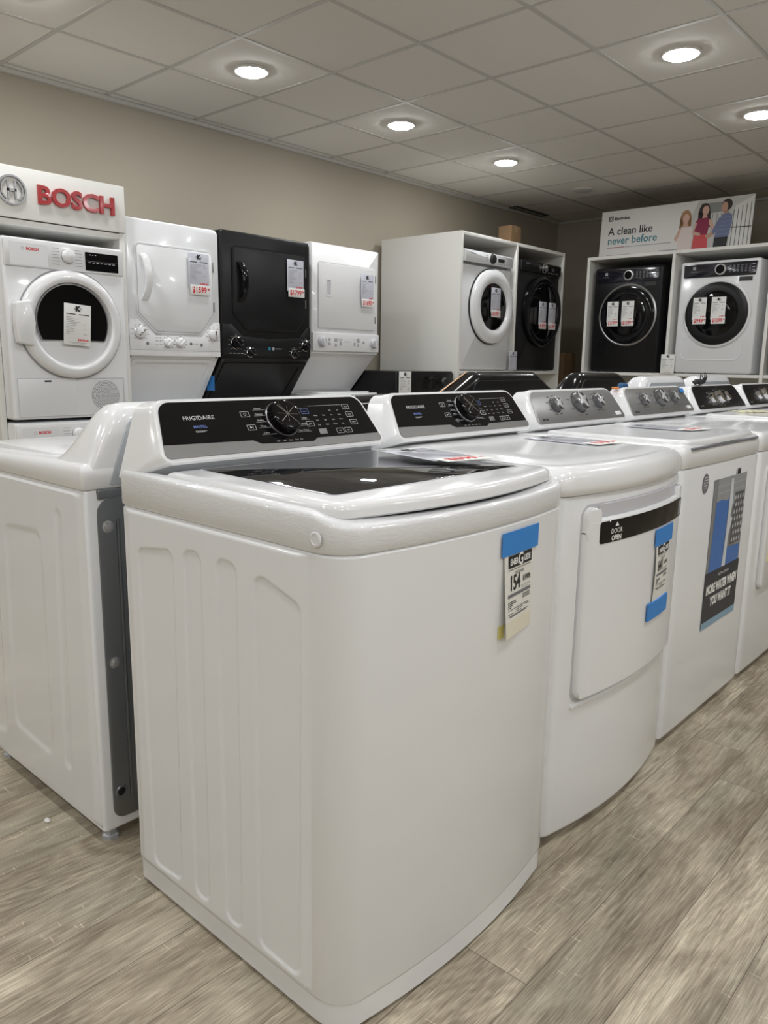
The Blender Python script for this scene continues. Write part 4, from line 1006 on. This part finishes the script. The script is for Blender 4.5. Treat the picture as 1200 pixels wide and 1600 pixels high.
# black washer squeezed between the laundry centre and the cabinet
t = thing('front_load_washer', 'low black washer between the square laundry centre and the white cabinet', 'washing machine', (4.235, 3.72, 0))
w = .668
MB().rbox(0, w, 0, .70, .03, 1.083, .006, .015).build('body', M['black_enamel'], t)
f = FR(0)
cp = MB().plate(rr(.006, w - .006, .93, 1.070, .006), f, 0, .010, .003).build('control_panel', M['black_panel'], t, 40)
MB().plate(rr(.30, .46, .955, 1.045, .004), f, .009, .012, .001).build('display', M['black_gloss'], cp, 30)
MB().lathe([(.036, .009), (.034, .03), (.03, .034), (0, .034)], f.at(.545, 1.0), 28).build('knob', M['dark_plastic'], t)
MB().lathe([(.225, 0), (.225, .02), (.205, .035), (.17, .038), (.15, .02), (0, .03)], f.at(w / 2, .52), 44).build('door', M['black_gloss'], t)
for sx in (.05, w - .05):
    for sy in (.05, .65): MB().lathe([(.02, 0), (.02, .012), (.014, .03)], UP().at(sx, sy), 12).build('foot', M['dark_plastic'], t)
price_sign('price_sign', 'narrow white price sheet hanging on the low black washer', F((4.245, 3.72 - .011, .895), (1, 0, 0), (0, 0, 1)), .135, .186, None, '', seed=25, sheet='paper')

# ------------------------------------------------------------------ display cabinets with front loaders
def two_bay_cabinet(name, label, loc, rz, bay, depth, zshelf, ztop, th=.026, bays=2, group=None):
    t = thing(name, label, 'cabinet', loc, rz, group=group); W_ = bay * bays + th
    for i in range(bays + 1): MB().rbox(i * bay, i * bay + th, 0, depth, 0, ztop, .0015).build('upright_panel', M['laminate'], t)
    for i in range(bays):
        x0, x1 = i * bay + th + .0005, (i + 1) * bay - .0005
        MB().rbox(x0, x1, .001, depth, ztop - th, ztop, .0015).build('top_panel', M['laminate'], t)
        MB().rbox(x0, x1, .001, depth, zshelf - th, zshelf, .0015).build('shelf_panel', M['laminate'], t)
        MB().rbox(x0, x1, depth - .02, depth - .001, .0, zshelf - th - .001, .001).build('back_panel', M['laminate'], t)
        MB().rbox(x0, x1, depth - .02, depth - .001, zshelf + .001, ztop - th - .001, .001).build('back_panel', M['laminate'], t)
    return t
two_bay_cabinet('display_cabinet', 'wide white two-bay cabinet against the back wall holding two front loaders', (4.916, 3.684, 0), 0, .765, .82, 1.088, 2.131)
def front_loader(name, label, cat, loc, rz, w, h, d, m, style, dc, dr_, dark, group=None):
    t = thing(name, label, cat, loc, rz, group=group); f = FR(0)
    b = MB(); ol = rr(0, w, 0.005, h, .022, 6)
    b.loft([[(a, d, c) for a, c in ol], [(a, .02, c) for a, c in ol], [(a, .008, c) for a, c in offset(ol, .003)], [(a, .001, c) for a, c in offset(ol, .012)]]); b.build('body', m, t, 50)
    for sx in (.06, w - .06):
        for sy in (.06, d - .06): MB().lathe([(.018, 0), (.018, .006), (.012, .01)], UP().at(sx, sy), 10).build('foot', M['dark_plastic'], t)
    cx, cz = dc; c = f.at(cx, cz)
    if style == 'drawer':          # separate raised control band across the top
        band = roundpoly([(.012, h - .098), (w - .012, h - .098), (w - .012, h - .012), (.012, h - .012)], .006, 3)
        cp = MB().plate(band, F((0, 0, 0), (1, 0, 0), (0, .0, 1)), -.002, .022, .008).build('control_panel', m, t, 40)
        MB().plate(rr(.012, w - .012, h - .116, h - .098, .002), f, 0, .004, .001).build('band_groove', M['satin'] if not dark else M['void'], t)
        kx = .372; k = MB().lathe([(.036, .021), (.036, .025), (.032, .027), (.030, .044), (.024, .047), (0, .047)], f.at(kx, h - .053), 36).build('knob', M['dark_plastic'] if not dark else M['chrome'], t)
        MB().lathe([(.040, .021), (.040, .026), (.036, .027)], f.at(kx, h - .053), 36).build('knob_ring', M['chrome'], k)
        dsp = MB().plate(rr(.455, .545, h - .066, h - .040, .002), f, .0215, .0232, 0).build('display', M['black_gloss'], cp, 30)
        q = MB()
        for i in range(4): q.quad(f, .44 + i * .045, .465 + i * .045, h - .085, h - .081, .0226)
        for i in range(4): q.quad(f, .285, .315, h - .035 - i * .012, h - .032 - i * .012, .0226)
        q.text('SAMSUNG', f.at(.11, h - .033), .013, .0226, bold=.0005); q.build('panel_lettering', M['grey_ink'] if not dark else M['mid_ink'], cp, 0)
        if not dark: MB().quad(f, w - .085, w - .065, h - .215, h - .190, .0022).build('front_label', M['ink'], t, 0)
    else:
        cp = MB().plate(roundpoly([(.030, h - .128), (w - .035, h - .128), (w - .025, h - .022), (.030, h - .022)], .008, 3), f, -.001, .006, .002).build('control_panel', mat('navy_black_panel', (.012, .012, .020), .12, coat=.4), t, 40)
        kx = w * .52; k = MB().lathe([(.036, .005), (.034, .026), (.030, .0315), (0, .0315)], f.at(kx, h - .074), 36).build('knob', M['black_gloss'], t)
        MB().lathe([(.043, .005), (.043, .024), (.041, .030), (.034, .031)], f.at(kx, h - .074), 36).build('knob_ring', M['ring_silver'], k)
        q = MB()
        for i in range(6):
            for j in range(5): q.quad(f, kx + .062 + i * .030, kx + .078 + i * .030, h - .050 - j * .012, h - .047 - j * .012, .0064)
        for j in range(3): q.quad(f, w - .065, w - .043, h - .050 - j * .022, h - .044 - j * .022, .0064)
        MB().plate(rr(.10, .125, h - .068, h - .043, .003), f, .005, .0064, 0).build('brand_emblem', M['mid_ink'], cp, 0); q.text('Electrolux', f.at(.112, h - .082), .012, .0064); q.build('panel_lettering', M['mid_ink'], cp, 0)
        MB().quad(f, w - .155, w - .055, h - .170, h - .138, .0022).build('front_label', M['dark_plastic'], t, 0)
        MB().ring(roundpoly([(.05, .11), (w - .09, .11), (w - .09, .30), (.05, .30)], .06, 6), roundpoly([(.056, .116), (w - .096, .116), (w - .096, .294), (.056, .294)], .056, 6), f, -.002, .0026).build('embossed_line', m, t, 40)
    if style == 'drawer':
        ro = dr_
        if not dark: prof = [(ro, .0), (ro + .004, .012), (ro, .035), (ro - .03, .052), (ro - .075, .054), (ro - .095, .046), (ro - .105, .034)]; ri = ro - .105
        else: prof = [(ro, .0), (ro + .004, .014), (ro, .034), (ro - .02, .044), (ro - .05, .046), (ro - .065, .036)]; ri = ro - .065
        dm = M['plastic'] if not dark else M['black_gloss']
        do = door_ring(t, c, prof, dm)
        if not dark: MB().lathe([(ro + .010, .0), (ro + .010, .010), (ro - .002, .012)], c, 56).build('door_seal', M['ink'], do)
    else:
        ro = dr_
        do = door_ring(t, c, [(ro + .018, 0), (ro + .018, .010), (ro + .006, .016), (ro, .014)], M['plastic'] if not dark else M['satin'])
        MB().lathe([(ro, .014), (ro - .004, .024), (ro - .03, .032), (ro - .072, .030), (ro - .078, .022)], c, 56).build('door_rim', M['black_panel'] if not dark else M['black_gloss'], do, 40)
        ri = ro - .076
    # dark drum well behind the pane
    MB().lathe([(ri + .002, .028), (ri - .004, .010), (ri - .03, .004), (0, .002)], c, 48).build('drum', M['void'], do)
    MB().lathe([(ri, .030), (ri * .8, .036), (ri * .4, .040), (0, .041)], c, 48).build('door_glass', M['glass'], do)
    return t
front_loader('front_load_washer', 'white front-load washer in the left bay of the cabinet at the back wall', 'washing machine', (4.958, 3.705, 1.09), 0, .685, .925, .74, M['enamel'], 'drawer', (.395, .506), .288, False)
front_loader('front_load_dryer', 'black front-load dryer in the right bay of the cabinet at the back wall', 'dryer', (5.728, 3.690, 1.09), 0, .675, .925, .74, M['graphite'], 'drawer', (.375, .506), .300, True)
zr = lambda x, y, z: F((x, y, z), (1, 0, 0), (0, 0, 1))
price_sign('price_sign', 'price sheet with red flag on the round window of the white cabinet washer', zr(5.292, 3.705 - .044, 1.548), .132, .195, '$1095', '$1299', seed=31)
price_sign('price_sign', 'left price sheet on the black round door in the back cabinet', zr(6.000, 3.690 - .044, 1.485), .120, .195, '$1495', '$1799', seed=32)
price_sign('price_sign', 'right price sheet on the black round door in the back cabinet', zr(6.160, 3.690 - .044, 1.485), .120, .195, '$1195', '$1499', seed=33)
price_sign('price_sign', 'small price sheet on the post between white and black cabinet machines', zr(5.622, 3.684 - .006, 1.095), .115, .155, None, '', seed=34, gap=.002)

EX = 6.55
two_bay_cabinet('display_cabinet', 'white cabinet under the long banner at the right, holding two front loaders', (EX, 3.500, 0), -PI / 2, .772, .80, 1.088, 2.087, bays=3)
RE = lambda y, z, x=EX: F((x, y, z), (0, -1, 0), (0, 0, 1))
front_loader('front_load_dryer', 'dark grey front loader with two price sheets, under the banner text', 'dryer', (EX + .03, 3.432, 1.089), -PI / 2, .625, .900, .72, M['graphite'], 'full', (.330, .490), .248, True)
front_loader('front_load_washer', 'white front loader with dark round door, under the banner picture', 'washing machine', (EX + .002, 2.648, 1.089), -PI / 2, .625, .895, .72, M['enamel'], 'full', (.318, .478), .248, False)
front_loader('front_load_dryer', 'dark front loader cut off by the right edge in the last cabinet bay', 'dryer', (EX + .03, 1.880, 1.089), -PI / 2, .625, .900, .72, M['graphite'], 'full', (.330, .490), .248, True)
for y, z, w_, lb, pr_, sd, x in ((3.270, 1.520, .105, 'left price sheet on the dark grey front loader under the banner', '$1199', 41, EX - .012), (3.135, 1.520, .112, 'right price sheet on the dark grey front loader under the banner', '$1399', 42, EX - .012),
                                 (2.505, 1.520, .108, 'left price sheet on the white front loader under the banner', '$949', 43, EX - .040), (2.358, 1.520, .112, 'right price sheet on the white front loader under the banner', '$1099', 44, EX - .040)):
    price_sign('price_sign', lb, RE(y, z, x), w_, .175, pr_, '$1299', seed=sd, sheet='paper')
price_sign('price_sign', 'white price sheet standing at the post between the two banner cabinet bays', RE(2.752, 1.085, EX - .004), .118, .160, None, '', seed=45, gap=.004, sheet='paper')

# banner on top of the right cabinet
t = thing('banner', 'long promotional banner with three people standing on the right cabinet', 'banner', (6.70, 3.475, 2.088), -PI / 2)
bw, bh = 1.300, .405
f = F((0, 0, 0), (1, 0, 0), (0, .06, 1))
bp = MB().fbox(f, 0, bw, 0, bh, -.012, 0, .002).build('banner_board', mat('banner_white', (.72, .71, .69), .5), t)
for x in (.2, 1.1): MB().rbox(x - .03, x + .03, -.02, .14, 0, .006, .001).build('banner_foot', M['laminate'], t)
q = MB(); q.text('A clean like', f.at(.075, .225), .092, .0012, bold=.0012, align='LEFT', sx=.95); q.text('Electrolux', f.at(.125, .335), .034, .0012, bold=.0014, align='LEFT')
q.ring(rr(.070, .112, .316, .358, .002), rr(.077, .105, .323, .351, .002), f, 0, .0012); q.ring(circ(.012, 14), circ(.008, 14), f.at(.091, .337), 0, .0013); q.build('black_lettering', M['ink'], bp, 0)
MB().text('never before', f.at(.075, .145), .092, .0012, bold=.0012, align='LEFT', sx=.95).build('teal_lettering', mat('teal_print', (.03, .20, .25), .5), bp, 0)
q = MB().quad(f, .075, .230, .084, .092, .0012); q.use(M['ink']); q = MB()
q.quad(f, .075, .24, .085, .092, .0012); q.build('red_line', mat('dull_red_print', (.40, .12, .14), .5), bp, 0)
q = MB(); q.quad(f, .245, .66, .085, .091, .0012); q.quad(f, .075, .30, .022, .026, .0012); q.quad(f, .55, .78, .022, .030, .0012); q.build('small_print', M['mid_ink'], bp, 0)
pic = MB(); cc = [0]
def ink(r, g_, b_, P, dz):
    cc[0] += 1; pic.use(mat('picture_ink_%02d' % cc[0], (r, g_, b_), .55)); A = sum(P[i][0] * P[(i + 1) % len(P)][1] - P[(i + 1) % len(P)][0] * P[i][1] for i in range(len(P)))
    pic.flat(P if A > 0 else P[::-1], f, .0008 + dz * .0002)
def blob(cx, cz, rx, rz, n=18): return [(cx + rx * math.cos(2 * PI * i / n), cz + rz * math.sin(2 * PI * i / n)) for i in range(n)]
ink(.52, .52, .50, [(.745, .003), (1.296, .003), (1.296, .402), (.86, .402), (.80, .25)], 1)
ink(.24, .25, .24, [(.885, .285), (1.10, .300), (1.10, .37), (.88, .375)], 2)
ink(.66, .66, .64, [(1.13, .003), (1.296, .003), (1.296, .395), (1.16, .33)], 2)
for i in range(5): ink(.06, .06, .06, [(1.145 + i * .032, .01), (1.150 + i * .032, .01), (1.154 + i * .032, .30 + i * .012), (1.149 + i * .032, .30 + i * .012)], 3)
ink(.06, .06, .06, [(1.14, .16), (1.296, .155), (1.296, .163), (1.14, .168)], 3)
for i in range(4): ink(.10, .10, .10, [(.98 + i * .035, .14), (.984 + i * .035, .14), (.986 + i * .035, .285), (.982 + i * .035, .285)], 3)
# woman in pale top
ink(.36, .20, .09, blob(.765, .265, .048, .075), 4); ink(.30, .16, .07, [(.722, .27), (.745, .27), (.735, .15), (.71, .16)], 4); ink(.30, .16, .07, [(.79, .27), (.812, .26), (.82, .16), (.795, .15)], 4)
ink(.62, .40, .31, blob(.768, .270, .027, .038), 5); ink(.62, .40, .31, [(.755, .24), (.782, .24), (.79, .20), (.745, .20)], 5)
ink(.70, .60, .58, [(.715, .003), (.83, .003), (.835, .12), (.825, .205), (.735, .205), (.715, .12)], 5); ink(.62, .40, .31, [(.72, .20), (.737, .195), (.715, .12), (.70, .09), (.68, .11), (.695, .14)], 6)
# woman in maroon top and red skirt
ink(.035, .02, .018, blob(.915, .315, .045, .062), 6); ink(.035, .02, .018, [(.865, .31), (.965, .31), (.975, .18), (.93, .20), (.87, .16)], 6); ink(.60, .38, .30, blob(.925, .318, .027, .038), 7); ink(.60, .38, .30, [(.905, .285), (.94, .285), (.945, .24), (.90, .24)], 7)
ink(.24, .012, .055, [(.845, .128), (.955, .128), (.968, .24), (.945, .262), (.865, .255), (.85, .23)], 8); ink(.60, .38, .30, [(.958, .245), (.985, .235), (1.015, .155), (.985, .115), (.97, .13), (.992, .16), (.965, .20)], 9); ink(.60, .38, .30, [(.85, .235), (.865, .22), (.845, .16), (.90, .14), (.895, .12), (.83, .135)], 9)
ink(.58, .07, .075, [(.835, .003), (.965, .003), (.960, .128), (.845, .128)], 8)
# man in blue checked shirt
ink(.03, .02, .015, blob(1.092, .345, .042, .046), 8); ink(.50, .30, .22, blob(1.074, .328, .026, .042), 9); ink(.50, .30, .22, [(1.07, .30), (1.11, .30), (1.11, .26), (1.075, .26)], 9)
ink(.14, .17, .29, [(1.015, .095), (1.125, .095), (1.145, .20), (1.14, .265), (1.105, .285), (1.06, .27), (1.035, .22)], 10)
for i in range(5): ink(.20, .23, .36, [(1.03, .115 + i * .032), (1.135, .118 + i * .032), (1.135, .123 + i * .032), (1.03, .120 + i * .032)], 11)
ink(.14, .17, .29, [(1.06, .25), (1.04, .25), (.985, .135), (1.01, .12), (1.05, .18)], 11); ink(.50, .30, .22, [(.99, .14), (1.01, .12), (.97, .095), (.94, .105), (.945, .125)], 12)
ink(.012, .012, .016, [(1.012, .003), (1.118, .003), (1.124, .095), (1.015, .095)], 10)
pic.build('printed_picture', None, bp, 0)

# cardboard boxes
def carton(label, x0, x1, y0, y1, z0, h):
    t = thing('cardboard_box', label, 'box', ((x0 + x1) / 2, (y0 + y1) / 2, z0)); a, b_ = (x1 - x0) / 2, (y1 - y0) / 2
    MB().rbox(-a, a, -b_, b_, 0, h, .003).build('carton', M['card'], t)
    MB().rbox(-.025, .025, -b_ - .0008, b_ + .0008, h - .05, h + .0008, .0004).build('packing_tape', mat('brown_tape', (.36, .25, .14), .3), t)
carton('brown cardboard box on top of the wide white cabinet', 6.157, 6.315, 4.06, 4.20, 2.132, .240)
carton('tall brown cardboard box in the dark corner between the two cabinets', 6.98, 7.20, 3.92, 4.14, 0, 1.26)
# crumbs of packing foam on the floor
for x, y, s, l in ((.742, 1.79, .006, 'white foam crumb on the floor below the left machine'), (.665, 2.02, .004, 'tiny white foam crumb at the left edge of the floor')):
    b = MB(); b.lathe([(0, 0), (s, .001), (s * 1.2, s * .7), (s * .6, s * 1.5), (0, s * 1.6)], UP(), 7, sx=1.4); o = b.build('foam_crumb', M['paper'], None, 30); o.location = (x, y, 0); o.rotation_euler = (0, 0, s * 300); tag(o, l, 'crumb')

# ------------------------------------------------------------------ camera, world, view
yaw, pitch, roll = .8369, -.1913, -.0147
fw = Vector((math.sin(yaw) * math.cos(pitch), math.cos(yaw) * math.cos(pitch), math.sin(pitch)))
r0 = Vector((math.cos(yaw), -math.sin(yaw), 0)); d0 = fw.cross(r0)
rt = math.cos(roll) * r0 + math.sin(roll) * d0; dn = -math.sin(roll) * r0 + math.cos(roll) * d0
cam = bpy.data.cameras.new('camera'); co = bpy.data.objects.new('camera', cam); COL.objects.link(co)
co.matrix_world = Matrix(((rt.x, -dn.x, -fw.x, 0), (rt.y, -dn.y, -fw.y, 0), (rt.z, -dn.z, -fw.z, 1.1425), (0, 0, 0, 1)))
cam.sensor_fit = 'VERTICAL'; cam.sensor_height = 36; cam.lens = 36 * 1206 / 1600; cam.clip_start = .02
SC.camera = co
w = bpy.data.worlds.new('world'); SC.world = w; w.use_nodes = True
w.node_tree.nodes['Background'].inputs[0].default_value = (.5, .5, .52, 1); w.node_tree.nodes['Background'].inputs[1].default_value = .05
vs = SC.view_settings; vs.view_transform = 'Standard'; vs.look = 'None'; vs.gamma = 1.; vs.use_curve_mapping = False; vs.exposure = -1.23
SC.cycles.max_bounces = 10; SC.cycles.diffuse_bounces = 6; SC.cycles.glossy_bounces = 5; SC.cycles.transparent_max_bounces = 8
SC.cycles.sample_clamp_indirect = 8.; SC.cycles.use_denoising = True
